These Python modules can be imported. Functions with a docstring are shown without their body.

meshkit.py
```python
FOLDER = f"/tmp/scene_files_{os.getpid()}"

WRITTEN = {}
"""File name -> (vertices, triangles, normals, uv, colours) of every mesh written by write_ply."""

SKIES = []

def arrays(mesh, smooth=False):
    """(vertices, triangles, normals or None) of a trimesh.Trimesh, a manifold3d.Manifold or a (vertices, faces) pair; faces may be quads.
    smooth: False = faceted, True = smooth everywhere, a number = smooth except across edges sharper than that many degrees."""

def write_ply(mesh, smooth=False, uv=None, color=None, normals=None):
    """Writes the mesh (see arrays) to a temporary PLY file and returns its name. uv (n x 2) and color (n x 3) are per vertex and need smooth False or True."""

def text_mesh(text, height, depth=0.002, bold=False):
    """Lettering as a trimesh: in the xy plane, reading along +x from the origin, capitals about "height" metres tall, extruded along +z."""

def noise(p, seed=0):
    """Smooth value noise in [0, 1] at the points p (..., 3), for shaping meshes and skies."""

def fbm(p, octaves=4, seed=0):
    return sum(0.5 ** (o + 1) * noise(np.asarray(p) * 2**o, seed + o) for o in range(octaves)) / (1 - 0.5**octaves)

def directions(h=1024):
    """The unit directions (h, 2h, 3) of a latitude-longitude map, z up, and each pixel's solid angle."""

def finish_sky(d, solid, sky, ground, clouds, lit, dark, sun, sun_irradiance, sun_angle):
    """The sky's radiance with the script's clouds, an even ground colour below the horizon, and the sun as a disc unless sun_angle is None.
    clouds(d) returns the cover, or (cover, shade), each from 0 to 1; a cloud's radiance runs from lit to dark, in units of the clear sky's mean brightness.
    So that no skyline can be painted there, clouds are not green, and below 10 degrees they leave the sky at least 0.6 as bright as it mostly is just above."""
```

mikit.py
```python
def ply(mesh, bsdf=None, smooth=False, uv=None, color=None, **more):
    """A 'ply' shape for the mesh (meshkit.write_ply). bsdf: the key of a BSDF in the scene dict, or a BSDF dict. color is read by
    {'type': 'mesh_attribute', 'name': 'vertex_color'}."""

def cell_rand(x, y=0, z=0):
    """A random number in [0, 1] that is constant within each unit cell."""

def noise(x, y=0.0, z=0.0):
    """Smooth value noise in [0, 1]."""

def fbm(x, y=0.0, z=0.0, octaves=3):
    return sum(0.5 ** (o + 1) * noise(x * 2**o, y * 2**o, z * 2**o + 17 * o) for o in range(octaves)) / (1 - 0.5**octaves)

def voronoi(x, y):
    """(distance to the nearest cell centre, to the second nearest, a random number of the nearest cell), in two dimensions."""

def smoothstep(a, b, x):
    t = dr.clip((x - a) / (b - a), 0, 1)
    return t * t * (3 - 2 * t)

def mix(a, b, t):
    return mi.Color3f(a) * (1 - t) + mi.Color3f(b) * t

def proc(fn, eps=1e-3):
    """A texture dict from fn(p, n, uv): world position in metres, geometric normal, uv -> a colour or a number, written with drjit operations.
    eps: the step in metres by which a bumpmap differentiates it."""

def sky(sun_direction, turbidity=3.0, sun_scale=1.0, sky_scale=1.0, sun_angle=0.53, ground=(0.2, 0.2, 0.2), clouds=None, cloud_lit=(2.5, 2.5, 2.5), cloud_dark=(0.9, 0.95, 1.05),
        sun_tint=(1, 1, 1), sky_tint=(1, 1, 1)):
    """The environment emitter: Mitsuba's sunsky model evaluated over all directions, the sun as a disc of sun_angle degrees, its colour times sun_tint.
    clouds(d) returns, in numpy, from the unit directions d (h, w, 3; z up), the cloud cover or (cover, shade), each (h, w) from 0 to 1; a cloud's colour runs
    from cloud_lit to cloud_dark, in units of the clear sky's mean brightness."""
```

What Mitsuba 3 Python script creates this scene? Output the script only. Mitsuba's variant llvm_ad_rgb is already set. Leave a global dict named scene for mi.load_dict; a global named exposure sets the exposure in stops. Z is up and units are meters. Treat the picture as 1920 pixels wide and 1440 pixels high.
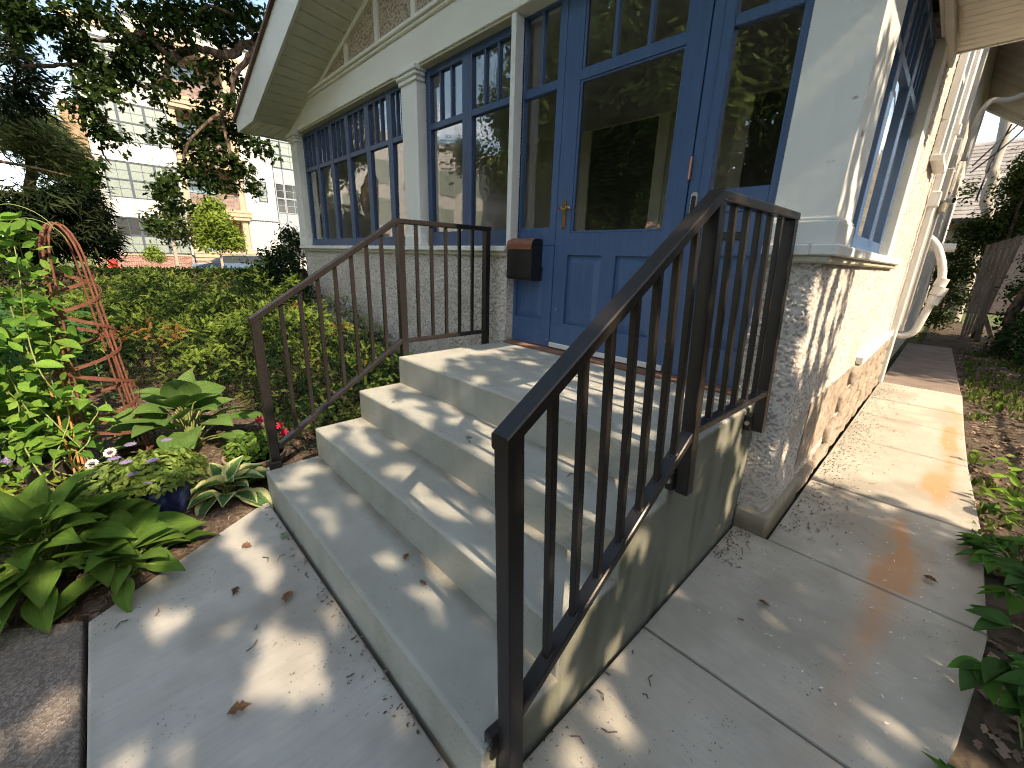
import math, numpy as np, trimesh, mitsuba as mi, mikit, meshkit
import drjit as dr
from mikit import proc, noise, fbm, voronoi, smoothstep, mix, cell_rand
T = mi.ScalarTransform4f
scene, labels = {'type': 'scene'}, {}
PI = math.pi

# ------------------------------------------------------------------ camera, sun and sky, exposure
C0 = np.array([0.4167, -2.2828, 1.3465])
yaw, pit, rol = np.radians([45.586, -16.783, 1.8955])
fw = np.array([-math.sin(yaw) * math.cos(pit), math.cos(yaw) * math.cos(pit), math.sin(pit)])
rt = np.cross(fw, [0, 0, 1]); rt /= np.linalg.norm(rt)
up = np.cross(rt, fw)
up2 = -rt * math.sin(rol) + up * math.cos(rol)
scene['camera'] = {'type': 'perspective', 'fov': math.degrees(2 * math.atan(960 / 775.1)), 'fov_axis': 'x',
                   'near_clip': 0.05, 'far_clip': 2000.0,
                   'to_world': T().look_at(origin=C0.tolist(), target=(C0 + fw).tolist(), up=up2.tolist())}
SUN = np.array([1.0, -0.04, 0.87])
def clouds(d):
    p = d / np.maximum(d[..., 2:3], 0.12)
    n = meshkit.fbm(p * 1.3 + 5.0, 5, 3)
    return np.clip((n - 0.53) * 4.5, 0, 0.85)
scene['sky'] = mikit.sky(SUN, turbidity=4, sun_scale=0.55, clouds=clouds, sky_tint=(1.17, 1.01, 0.80), sun_tint=(1.0, 0.985, 0.96))
exposure = 3.5

# ------------------------------------------------------------------ helpers
def put(key, mesh, bsdf, smooth=False, label=None, cat=None, group=None, kind=None, **kw):
    """one mesh = one entry of the scene; a key that is taken gets _001, _002 ..."""
    k, n = key, 0
    while k in scene:
        n += 1
        k = f'{key}_{n:03d}'
    scene[k] = mesh if isinstance(mesh, dict) else mikit.ply(mesh, bsdf, smooth, **kw)
    info(k, label, cat, group, kind)
    return k
def info(k, label=None, cat=None, group=None, kind=None):
    d = {a: b for a, b in (('label', label), ('category', cat), ('group', group), ('kind', kind)) if b}
    if d: labels.setdefault(k, {}).update(d)
_used = {}
def thing(name, label, cat, group=None, kind=None):
    n = _used.get(name, -1) + 1
    _used[name] = n
    k = name if n == 0 else f'{name}_{n:03d}'
    info(k, label, cat, group, kind)
    return k
def hull(pts): 
    return trimesh.convex.convex_hull(np.asarray(pts, float))
def box(x0, x1, y0, y1, z0, z1, b=0.0):
    if b <= 0:
        m = trimesh.creation.box(extents=(x1 - x0, y1 - y0, z1 - z0))
        m.apply_translation(((x0 + x1) / 2, (y0 + y1) / 2, (z0 + z1) / 2))
        return m
    b = min(b, 0.45 * min(x1 - x0, y1 - y0, z1 - z0))
    P = []
    for x, sx in ((x0, 1), (x1, -1)):
        for y, sy in ((y0, 1), (y1, -1)):
            for z, sz in ((z0, 1), (z1, -1)):
                P += [(x, y + sy * b, z + sz * b), (x + sx * b, y, z + sz * b), (x + sx * b, y + sy * b, z)]
    return hull(P)
def cat_m(ms):
    return trimesh.util.concatenate(ms) if len(ms) > 1 else ms[0]
def beam(a, b, w, h, upv=(0, 0, 1), bev=0.0):
    a, b = np.array(a, float), np.array(b, float)
    d = b - a; L = np.linalg.norm(d); d /= L
    s = np.cross(d, upv); s /= np.linalg.norm(s); u = np.cross(s, d)
    m = box(-w / 2, w / 2, 0, L, -h / 2, h / 2, bev)
    M = np.eye(4); M[:3, 0], M[:3, 1], M[:3, 2], M[:3, 3] = s, d, u, a
    m.apply_transform(M)
    return m
def tube(pts, radii, sides=8, cap=True):
    p = np.asarray(pts, float); n = len(p)
    r = np.broadcast_to(radii, (n,)).astype(float)
    t = np.gradient(p, axis=0); t /= np.linalg.norm(t, axis=1, keepdims=True) + 1e-12
    a = np.zeros_like(p); v = np.array([0.31, 0.77, 0.55])
    for i in range(n):
        v = v - t[i] * (v @ t[i]); v /= np.linalg.norm(v); a[i] = v
    b = np.cross(t, a); ang = np.arange(sides) * 2 * PI / sides
    V = p[:, None] + r[:, None, None] * (np.cos(ang)[None, :, None] * a[:, None] + np.sin(ang)[None, :, None] * b[:, None])
    i, j = np.meshgrid(np.arange(n - 1), np.arange(sides), indexing='ij')
    q = np.stack([i * sides + j, i * sides + (j + 1) % sides, (i + 1) * sides + (j + 1) % sides, (i + 1) * sides + j], -1).reshape(-1, 4)
    F = np.vstack([q[:, [0, 1, 2]], q[:, [0, 2, 3]]]); V = V.reshape(-1, 3)
    if cap:
        V = np.vstack([V, p[:1], p[-1:]]); c0, c1 = n * sides, n * sides + 1
        k = np.arange(sides)
        F = np.vstack([F, np.stack([(k + 1) % sides, k, k * 0 + c0], 1), np.stack([(n - 1) * sides + k, (n - 1) * sides + (k + 1) % sides, k * 0 + c1], 1)])
    return trimesh.Trimesh(V, F, process=False)
def smooth_path(pts, k=6):
    from scipy.interpolate import CubicSpline
    p = np.asarray(pts, float); s = np.arange(len(p))
    return CubicSpline(s, p)(np.linspace(0, len(p) - 1, (len(p) - 1) * k + 1))
def lathe(prof, sides=28, at=(0, 0, 0)):
    m = trimesh.creation.revolve(np.asarray(prof, float), sections=sides)
    m.apply_translation(at)
    return m
def grid(nu, nv):
    i, j = np.meshgrid(np.arange(nu - 1), np.arange(nv - 1), indexing='ij')
    q = np.stack([i * nv + j, (i + 1) * nv + j, (i + 1) * nv + j + 1, i * nv + j + 1], -1).reshape(-1, 4)
    return np.vstack([q[:, [0, 1, 2]], q[:, [0, 2, 3]]])
def sheet(f, u, v):
    U, V = np.meshgrid(u, v, indexing='ij')
    return trimesh.Trimesh(np.stack(f(U, V), -1).reshape(-1, 3), grid(len(u), len(v)), process=False)
def slab(poly, z0, z1, b=0.01):
    """a convex slab with eased top edges"""
    P = np.asarray(poly, float); c = P.mean(0)
    q = []
    for i in range(len(P)):
        e1 = P[i] - P[i - 1]; e2 = P[(i + 1) % len(P)] - P[i]
        e1 /= np.linalg.norm(e1); e2 /= np.linalg.norm(e2)
        n1, n2 = np.array([-e1[1], e1[0]]), np.array([-e2[1], e2[0]])
        n = n1 + n2; n /= max(n @ n1, 0.2)
        if n @ (c - P[i]) < 0: n = -n
        q.append(n)
    q = np.array(q)
    return hull([(*p, z) for p in P for z in (z0, z1 - b)] + [(*p, z1 - 0.3 * b) for p in P + q * b * 0.3] + [(*p, z1) for p in P + q * b])
def ext_y(poly, y0, y1):
    """polygon in (x, z) extruded along y"""
    from shapely import Polygon
    m = trimesh.creation.extrude_polygon(Polygon(poly), y1 - y0, engine='earcut')
    V = np.asarray(m.vertices)
    return trimesh.Trimesh(np.stack([V[:, 0], y1 - V[:, 2], V[:, 1]], 1), m.faces, process=False)

# ------------------------------------------------------------------ materials
def rgb(*c): return {'type': 'rgb', 'value': list(map(float, c))}
def mat(key, base, rough=0.7, bump=None, scale=1.0, eps=2e-3, two=False, **kw):
    d = {'type': 'principled', 'base_color': base if isinstance(base, dict) else rgb(*base), 'roughness': rough if isinstance(rough, dict) else float(rough), **kw}
    if bump is not None:
        d = {'type': 'bumpmap', 'tex': proc(bump, eps), 'scale': float(scale), 'bsdf': d}
    if two: d = {'type': 'twosided', 'bsdf': d}
    scene[key] = d
def P3(p, s): return p.x * s, p.y * s, p.z * s

def c_steps(p, n, uv):
    a = fbm(*P3(p, 3.0)); b = fbm(p.x * 14, p.y * 14, p.z * 14)
    speck = smoothstep(0.76, 0.86, noise(*P3(p, 160.0))) * smoothstep(0.3, 0.6, fbm(*P3(p, 6.0)))
    edge = smoothstep(0.35, 0.75, fbm(p.x * 2 + 7, p.y * 5, p.z * 5))
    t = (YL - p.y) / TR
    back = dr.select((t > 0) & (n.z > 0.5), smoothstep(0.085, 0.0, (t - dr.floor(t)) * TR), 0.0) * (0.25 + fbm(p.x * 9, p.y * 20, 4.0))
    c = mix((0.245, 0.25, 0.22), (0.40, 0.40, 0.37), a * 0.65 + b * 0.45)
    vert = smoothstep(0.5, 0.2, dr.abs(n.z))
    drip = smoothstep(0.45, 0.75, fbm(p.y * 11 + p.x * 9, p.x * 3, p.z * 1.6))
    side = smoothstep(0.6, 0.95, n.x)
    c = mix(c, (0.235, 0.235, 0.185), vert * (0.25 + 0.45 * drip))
    c = mix(c, (0.105, 0.11, 0.078), side * (0.7 + 0.3 * drip))  # right face: its dim light painted in as dark olive, varied by drips
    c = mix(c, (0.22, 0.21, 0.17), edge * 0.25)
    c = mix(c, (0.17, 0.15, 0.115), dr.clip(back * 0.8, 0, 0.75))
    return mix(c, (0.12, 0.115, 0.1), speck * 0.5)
XL, XR, YL, TR, H, RI = -2.054, -0.1265, -0.942, 0.288, 0.6987, 0.1814
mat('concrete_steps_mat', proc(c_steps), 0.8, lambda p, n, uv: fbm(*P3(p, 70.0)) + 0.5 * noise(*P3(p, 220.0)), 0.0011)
def c_walk(p, n, uv):
    a = fbm(p.x * 2.2, p.y * 2.2, 3.0); b = fbm(p.x * 16, p.y * 16, 1.0)
    brush = noise(p.x * 9 + 3, p.y * 190.0, 2.0) * 0.6 + noise(p.x * 30, p.y * 260.0, 5.0) * 0.4
    pits = smoothstep(0.82, 0.9, noise(p.x * 150, p.y * 130, 8.0) * 0.8 + 0.2 * noise(p.x * 300, p.y * 300, 1.0)) * smoothstep(0.4, 0.65, fbm(p.x * 5, p.y * 5, 9.0))
    c = mix((0.28, 0.26, 0.22), (0.475, 0.445, 0.385), a * 0.6 + b * 0.35 + brush * 0.28)
    dirt = smoothstep(0.5, 0.8, fbm(p.x * 3.1 + 4, p.y * 3.1, 6.0, ))
    c = mix(c, (0.2, 0.18, 0.145), dirt * 0.42)
    # rust streak down the walk, wandering from the far slabs towards the front
    xc = dr.select(p.y > 2.0, 0.68, 0.52 + 0.08 * p.y) + 0.05 * (noise(p.y * 2.2, 4.0) - 0.5)
    w = dr.exp(-dr.square((p.x - xc) / (0.04 + 0.05 * noise(p.y * 3, 1.0)))) * smoothstep(0.15, 0.6, fbm(p.x * 5, p.y * 1.4, 12.0)) * (0.6 + 0.6 * fbm(p.x * 22, p.y * 22, 3.0))
    rust = w * smoothstep(-1.4, -0.4, p.y) * smoothstep(4.2, 3.4, p.y) * dr.select(p.y < 0, 0.35, 1.0)
    c = mix(c, (0.47, 0.225, 0.085), dr.clip(rust * 1.6, 0, 0.75))
    return mix(c, (0.07, 0.06, 0.05), pits * 0.8)
mat('concrete_walk_mat', proc(c_walk), 0.85, lambda p, n, uv: noise(p.x * 9 + 3, p.y * 190.0, 2.0) * 0.6 + fbm(p.x * 60, p.y * 60, 1.0) + 0.4 * noise(p.x * 170, p.y * 170), 0.0012)
def c_path(p, n, uv):
    a = fbm(p.x * 2.6, p.y * 2.6, 3.0); b = fbm(p.x * 15, p.y * 15, 1.0)
    brush = noise(p.x * 170.0, p.y * 8.0, 2.0)
    pits = smoothstep(0.82, 0.9, noise(p.x * 140, p.y * 120, 8.0) * 0.8 + 0.2 * noise(p.x * 300, p.y * 300, 1.0)) * smoothstep(0.35, 0.6, fbm(p.x * 4, p.y * 4, 2.0))
    dirt = smoothstep(0.52, 0.8, fbm(p.x * 3.3 + 1, p.y * 3.3, 6.0))
    c = mix((0.28, 0.27, 0.245), (0.48, 0.47, 0.44), a * 0.6 + b * 0.35 + brush * 0.2)
    c = mix(c, (0.23, 0.2, 0.165), dirt * 0.5)
    return mix(c, (0.05, 0.045, 0.04), pits * 0.85)
mat('concrete_path_mat', proc(c_path), 0.85, lambda p, n, uv: noise(p.x * 170, p.y * 8.0, 2.0) * 0.5 + fbm(p.x * 60, p.y * 60, 1.0) + 0.4 * noise(p.x * 170, p.y * 170), 0.0011)
def c_aggr(p, n, uv):
    d1, d2, r = voronoi(p.x * 120, p.y * 120)
    c = mix((0.15, 0.12, 0.10), (0.33, 0.285, 0.25), r)
    c = mix(c, (0.09, 0.075, 0.065), smoothstep(0.12, 0.0, d2 - d1))
    return mix(c, (0.1, 0.085, 0.075), fbm(p.x * 4, p.y * 4, 2.0) * 0.6)
mat('aggregate_mat', proc(c_aggr), 0.85, lambda p, n, uv: voronoi(p.x * 120, p.y * 120)[0], 0.003, 1e-3)
mat('brown_slab_mat', proc(lambda p, n, uv: mix((0.13, 0.1, 0.085), (0.235, 0.19, 0.165), fbm(p.x * 5, p.y * 5, 1.0) * 0.8 + 0.3 * noise(p.x * 60, p.y * 60))), 0.9)
def c_stucco(p, n, uv):
    a = fbm(*P3(p, 55.0)); b = fbm(*P3(p, 4.0))
    a2 = fbm(*P3(p, 82.0))
    c = mix((0.29, 0.25, 0.22), (0.58, 0.535, 0.49), smoothstep(0.34, 0.54, a2 * 0.65 + a * 0.35))
    return mix(c, (0.36, 0.30, 0.245), smoothstep(0.45, 0.8, b) * 0.4 + smoothstep(0.35, 0.05, p.z) * 0.3)
mat('stucco_mat', proc(c_stucco), 0.9, lambda p, n, uv: fbm(*P3(p, 82.0)), 0.006)
mat('gable_stucco_mat', proc(lambda p, n, uv: mix((0.20, 0.16, 0.12), (0.46, 0.385, 0.30), smoothstep(0.25, 0.65, fbm(*P3(p, 60.0))))), 0.95, lambda p, n, uv: fbm(*P3(p, 60.0)), 0.008)
def c_white(p, n, uv):
    a = fbm(p.x * 3, p.y * 3, p.z * 1.2); g = noise(p.x * 40, p.y * 40, p.z * 3)
    chip = smoothstep(0.80, 0.83, fbm(p.x * 13, p.y * 13 + 2, p.z * 9)) 
    c = mix((0.60, 0.60, 0.565), (0.72, 0.725, 0.70), a * 0.8 + g * 0.3)
    return mix(c, (0.26, 0.2, 0.16), chip * 0.85)
mat('white_paint_mat', proc(c_white), 0.5, lambda p, n, uv: fbm(*P3(p, 25.0)) + 0.3 * noise(p.x * 120, p.y * 120, p.z * 9), 0.0009)
mat('beam_paint_mat', proc(lambda p, n, uv: mix((0.62, 0.60, 0.53), (0.72, 0.71, 0.64), fbm(p.x * 2, p.y * 2, p.z * 4))), 0.55, lambda p, n, uv: fbm(*P3(p, 14.0)), 0.001)
mat('molding_mat', (0.44, 0.42, 0.33), 0.6)
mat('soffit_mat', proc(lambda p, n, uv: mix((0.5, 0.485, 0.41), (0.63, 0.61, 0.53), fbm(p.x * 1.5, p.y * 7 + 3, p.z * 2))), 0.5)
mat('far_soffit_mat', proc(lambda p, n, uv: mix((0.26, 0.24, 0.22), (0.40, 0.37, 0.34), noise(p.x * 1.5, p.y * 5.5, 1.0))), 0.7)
def c_blue(p, n, uv):
    a = fbm(p.x * 3, p.y * 3, p.z * 2); g = noise(p.x * 90, p.y * 90, p.z * 4)
    scuff = smoothstep(0.78, 0.84, fbm(p.x * 30, p.y * 30, p.z * 22)) * smoothstep(1.35, 0.8, p.z)
    c = mix((0.034, 0.072, 0.165), (0.062, 0.115, 0.235), a * 0.7 + g * 0.5)
    return mix(c, (0.45, 0.47, 0.5), scuff * 0.5)
mat('blue_paint_mat', proc(c_blue), 0.38, lambda p, n, uv: fbm(p.x * 40, p.y * 40, p.z * 10), 0.0008)
mat('window_blue_mat', proc(lambda p, n, uv: mix((0.024, 0.048, 0.112), (0.038, 0.075, 0.165), fbm(*P3(p, 6.0)))), 0.4)
scene['glass_mat'] = {'type': 'thindielectric', 'int_ior': 1.9}
mat('rail_mat', proc(lambda p, n, uv: mix((0.011, 0.009, 0.0088), (0.020, 0.0165, 0.016), fbm(p.x * 30, p.y * 30, p.z * 6))), 0.36, lambda p, n, uv: noise(*P3(p, 300.0)), 0.00012, 1e-3, metallic=0.0, specular=0.45)
mat('bolt_mat', (0.5, 0.5, 0.48), 0.35, metallic=0.9)
mat('brass_mat', proc(lambda p, n, uv: mix((0.36, 0.20, 0.05), (0.62, 0.40, 0.12), fbm(*P3(p, 60.0)))), 0.3, metallic=0.95)
mat('copper_hinge_mat', (0.42, 0.2, 0.15), 0.35, metallic=0.7)
mat('black_mat', (0.012, 0.012, 0.013), 0.38)
mat('box_cover_mat', proc(lambda p, n, uv: mix((0.16, 0.058, 0.03), (0.22, 0.085, 0.045), noise(p.x * 50, p.y * 50, p.z * 50))), 0.4)
mat('sill_wood_mat', proc(lambda p, n, uv: mix((0.10, 0.045, 0.03), (0.24, 0.13, 0.09), fbm(p.x * 6, p.y * 60, p.z * 20))), 0.8)
mat('aluminium_mat', (0.62, 0.61, 0.58), 0.45)
mat('room_mat', (0.44, 0.42, 0.38), 0.8)
mat('room_trim_mat', (0.66, 0.62, 0.53), 0.6)
mat('dark_room_mat', (0.03, 0.03, 0.032), 0.4)
mat('blind_mat', proc(lambda p, n, uv: mix((0.38, 0.35, 0.3), (0.6, 0.58, 0.52), noise(p.y * 3, p.z * 160.0))), 0.8)
mat('shingle_mat', proc(lambda p, n, uv: mix((0.09, 0.055, 0.045), (0.17, 0.115, 0.1), cell_rand(p.x * 4, p.y * 6))), 0.9)
def c_shake(p, n, uv):
    r = cell_rand(p.x * 3.3 + 0.5 * dr.floor(p.z / 0.155), dr.floor(p.z / 0.155))
    return mix((0.22, 0.195, 0.18), (0.38, 0.345, 0.325), r * 0.7 + 0.4 * fbm(*P3(p, 3.0)))
mat('grey_shingle_mat', proc(c_shake), 0.9)
def c_stone(p, n, uv):
    a = fbm(*P3(p, 7.0)); b = fbm(*P3(p, 30.0))
    return mix(mix((0.20, 0.155, 0.12), (0.40, 0.335, 0.27), a), (0.13, 0.1, 0.075), smoothstep(0.45, 0.75, b) * 0.6)
mat('stone_mat', proc(c_stone), 0.9, lambda p, n, uv: fbm(*P3(p, 45.0)), 0.006)
mat('plinth_mat', proc(lambda p, n, uv: mix((0.3, 0.27, 0.21), (0.13, 0.11, 0.07), smoothstep(0.12, 0.02, p.z) * 0.8 + 0.25 * fbm(*P3(p, 20.0)))), 0.9, lambda p, n, uv: fbm(*P3(p, 40.0)), 0.004)
mat('pvc_mat', proc(lambda p, n, uv: mix((0.62, 0.61, 0.57), (0.73, 0.72, 0.69), fbm(*P3(p, 9.0)))), 0.35)
mat('grey_metal_mat', (0.38, 0.37, 0.35), 0.45)
mat('meter_mat', (0.3, 0.26, 0.2), 0.5)
def c_mulch(p, n, uv):
    a = fbm(p.x * 22, p.y * 22, 1.0); b = noise(p.x * 90, p.y * 60, 3.0)
    c = mix((0.035, 0.024, 0.017), (0.12, 0.085, 0.063), a * 0.7 + b * 0.5)
    return mix(c, (0.2, 0.155, 0.12), smoothstep(0.72, 0.85, b) * 0.6)
mat('mulch_mat', proc(c_mulch), 0.95, lambda p, n, uv: fbm(p.x * 40, p.y * 40, 1.0), 0.02)
mat('chip_mat', {'type': 'mesh_attribute', 'name': 'vertex_color'}, 0.9, two=True)
mat('soil_mat', proc(lambda p, n, uv: mix((0.035, 0.026, 0.018), (0.11, 0.085, 0.06), fbm(p.x * 9, p.y * 9, 1.0) * 0.8 + noise(p.x * 60, p.y * 60) * 0.3)), 0.95, lambda p, n, uv: fbm(p.x * 30, p.y * 30, 1.0), 0.02)
mat('ground_mat', proc(lambda p, n, uv: mix((0.05, 0.075, 0.02), (0.09, 0.10, 0.04), fbm(p.x * 2, p.y * 2, 1.0))), 0.95)
mat('asphalt_mat', proc(lambda p, n, uv: mix((0.045, 0.045, 0.047), (0.07, 0.07, 0.07), noise(p.x * 30, p.y * 30))), 0.9)
def bark(p, n, uv): 
    return mix((0.035, 0.025, 0.018), (0.16, 0.115, 0.08), smoothstep(0.3, 0.75, fbm(p.x * 22, p.y * 22, p.z * 9)))
mat('bark_mat', proc(bark), 0.95, lambda p, n, uv: fbm(p.x * 26, p.y * 26, p.z * 9), 0.03)
mat('pale_bark_mat', proc(lambda p, n, uv: mix((0.30, 0.26, 0.22), (0.52, 0.47, 0.41), fbm(p.x * 8, p.y * 8, p.z * 2.5))), 0.9)
mat('rust_mat', proc(lambda p, n, uv: mix((0.085, 0.03, 0.02), (0.22, 0.085, 0.055), fbm(*P3(p, 40.0)))), 0.75, two=True)
mat('cane_mat', proc(lambda p, n, uv: mix((0.42, 0.15, 0.035), (0.58, 0.32, 0.10), fbm(*P3(p, 30.0)))), 0.6)
mat('stem_mat', (0.22, 0.27, 0.09), 0.6)
mat('old_wood_mat', proc(lambda p, n, uv: mix((0.13, 0.1, 0.075), (0.30, 0.25, 0.205), fbm(p.x * 30, p.y * 30, p.z * 2.0))), 0.9)
def c_glaze(p, n, uv): return mix((0.012, 0.02, 0.09), (0.10, 0.13, 0.32), smoothstep(0.4, 0.75, fbm(p.x * 22, p.y * 22, p.z * 10)))
mat('blue_glaze_mat', proc(c_glaze), 0.12, clearcoat=0.8, clearcoat_gloss=0.9)
mat('terracotta_mat', proc(lambda p, n, uv: mix((0.20, 0.13, 0.085), (0.36, 0.26, 0.18), fbm(*P3(p, 16.0)))), 0.8)
mat('dark_pot_mat', (0.055, 0.045, 0.045), 0.5)
mat('pale_pot_mat', (0.45, 0.43, 0.38), 0.5)
# apartment building
mat('panel_white_mat', proc(lambda p, n, uv: mix((0.43, 0.435, 0.44), (0.50, 0.50, 0.50), fbm(p.y * 0.8, p.z * 0.5, p.x))), 0.5)
mat('panel_grey_mat', (0.30, 0.33, 0.38), 0.5)
mat('tan_wall_mat', (0.34, 0.235, 0.15), 0.8)
mat('tan_trim_mat', (0.45, 0.34, 0.24), 0.7)
def c_brick(p, n, uv):
    r0 = p.z / 0.077; row = dr.floor(r0); x0 = (p.y + p.x) / 0.215 + 0.5 * (row - 2 * dr.floor(row / 2))
    m = dr.maximum(smoothstep(0.42, 0.46, dr.abs(r0 - row - 0.5)), smoothstep(0.46, 0.485, dr.abs(x0 - dr.floor(x0) - 0.5)))
    c = mix((0.17, 0.07, 0.055), (0.28, 0.135, 0.105), cell_rand(x0, row))
    return mix(c, (0.5, 0.46, 0.42), m)
mat('brick_mat', proc(c_brick), 0.85)
mat('brown_brick_mat', proc(lambda p, n, uv: mix((0.2, 0.14, 0.125), (0.29, 0.215, 0.195), cell_rand((p.y + p.x) * 4.65, p.z * 13))), 0.85)
mat('far_frame_mat', (0.055, 0.075, 0.11), 0.5)
mat('far_glass_mat', (0.30, 0.36, 0.36), 0.06, specular=0.6)
mat('far_shade_mat', (0.24, 0.285, 0.265), 0.2, clearcoat=1.0, clearcoat_gloss=0.95)
mat('far_dark_mat', (0.05, 0.055, 0.06), 0.06, specular=0.7)
mat('door_glass_mat', (0.2, 0.33, 0.42), 0.04, specular=0.8)
mat('hydrant_mat', (0.62, 0.02, 0.018), 0.4)
mat('car_paint_mat', (0.12, 0.2, 0.33), 0.2, clearcoat=1.0, metallic=0.3)
mat('car_glass_mat', (0.015, 0.018, 0.02), 0.05, specular=0.7)
mat('tyre_mat', (0.02, 0.02, 0.02), 0.8)
mat('wire_mat', (0.015, 0.015, 0.016), 0.5)
# leaves: thin sheets that let light through; every leaf its own tone
scene['leaf_mat'] = {'type': 'principledthin', 'base_color': {'type': 'mesh_attribute', 'name': 'vertex_color'}, 'roughness': 0.5, 'diff_trans': 0.7, 'eta': 1.4}
scene['needle_mat'] = {'type': 'principledthin', 'base_color': {'type': 'mesh_attribute', 'name': 'vertex_color'}, 'roughness': 0.65, 'diff_trans': 0.3, 'eta': 1.35}
def hosta_tone(lo, hi):
    def f(p, n, uv):
        v = dr.abs(uv.y - 0.5); rib = noise(uv.y * 46.0, 3.0)
        k = noise(p.x * 9, p.y * 9, p.z * 9); m = noise(p.x * 3.7 + 9, p.y * 3.7, p.z * 3.7)
        c = mix(lo, hi, 0.3 * rib + 0.45 * k + 0.45 * (m - 0.3) + 0.25 * smoothstep(0.06, 0.0, v))
        spot = smoothstep(0.80, 0.86, noise(p.x * 60, p.y * 60, p.z * 60)) * smoothstep(0.55, 0.7, k)
        tip = smoothstep(0.93, 1.0, uv.x + 0.05 * m) * smoothstep(0.5, 0.7, m)
        return mix(c, (0.2, 0.15, 0.06), dr.clip(spot * 0.6 + tip, 0, 0.8))
    return proc(f)
scene['hosta_mat'] = {'type': 'principledthin', 'base_color': hosta_tone((0.06, 0.135, 0.02), (0.19, 0.30, 0.065)), 'roughness': 0.42, 'diff_trans': 0.7, 'eta': 1.45}
scene['hosta_big_mat'] = {'type': 'principledthin', 'base_color': hosta_tone((0.075, 0.16, 0.035), (0.20, 0.32, 0.10)), 'roughness': 0.42, 'diff_trans': 0.7, 'eta': 1.45}
def c_varieg(p, n, uv):
    v = dr.abs(uv.y - 0.5) * 2 + 0.25 * (noise(uv.x * 9, uv.y * 14, p.x * 20) - 0.5) + 0.35 * smoothstep(0.75, 1.0, uv.x)
    return mix(mix((0.06, 0.14, 0.045), (0.13, 0.22, 0.09), noise(uv.y * 40, 1.0)), (0.56, 0.58, 0.29), smoothstep(0.5, 0.66, v))
scene['varieg_mat'] = {'type': 'principledthin', 'base_color': proc(c_varieg), 'roughness': 0.35, 'diff_trans': 0.6, 'eta': 1.4}
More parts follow.
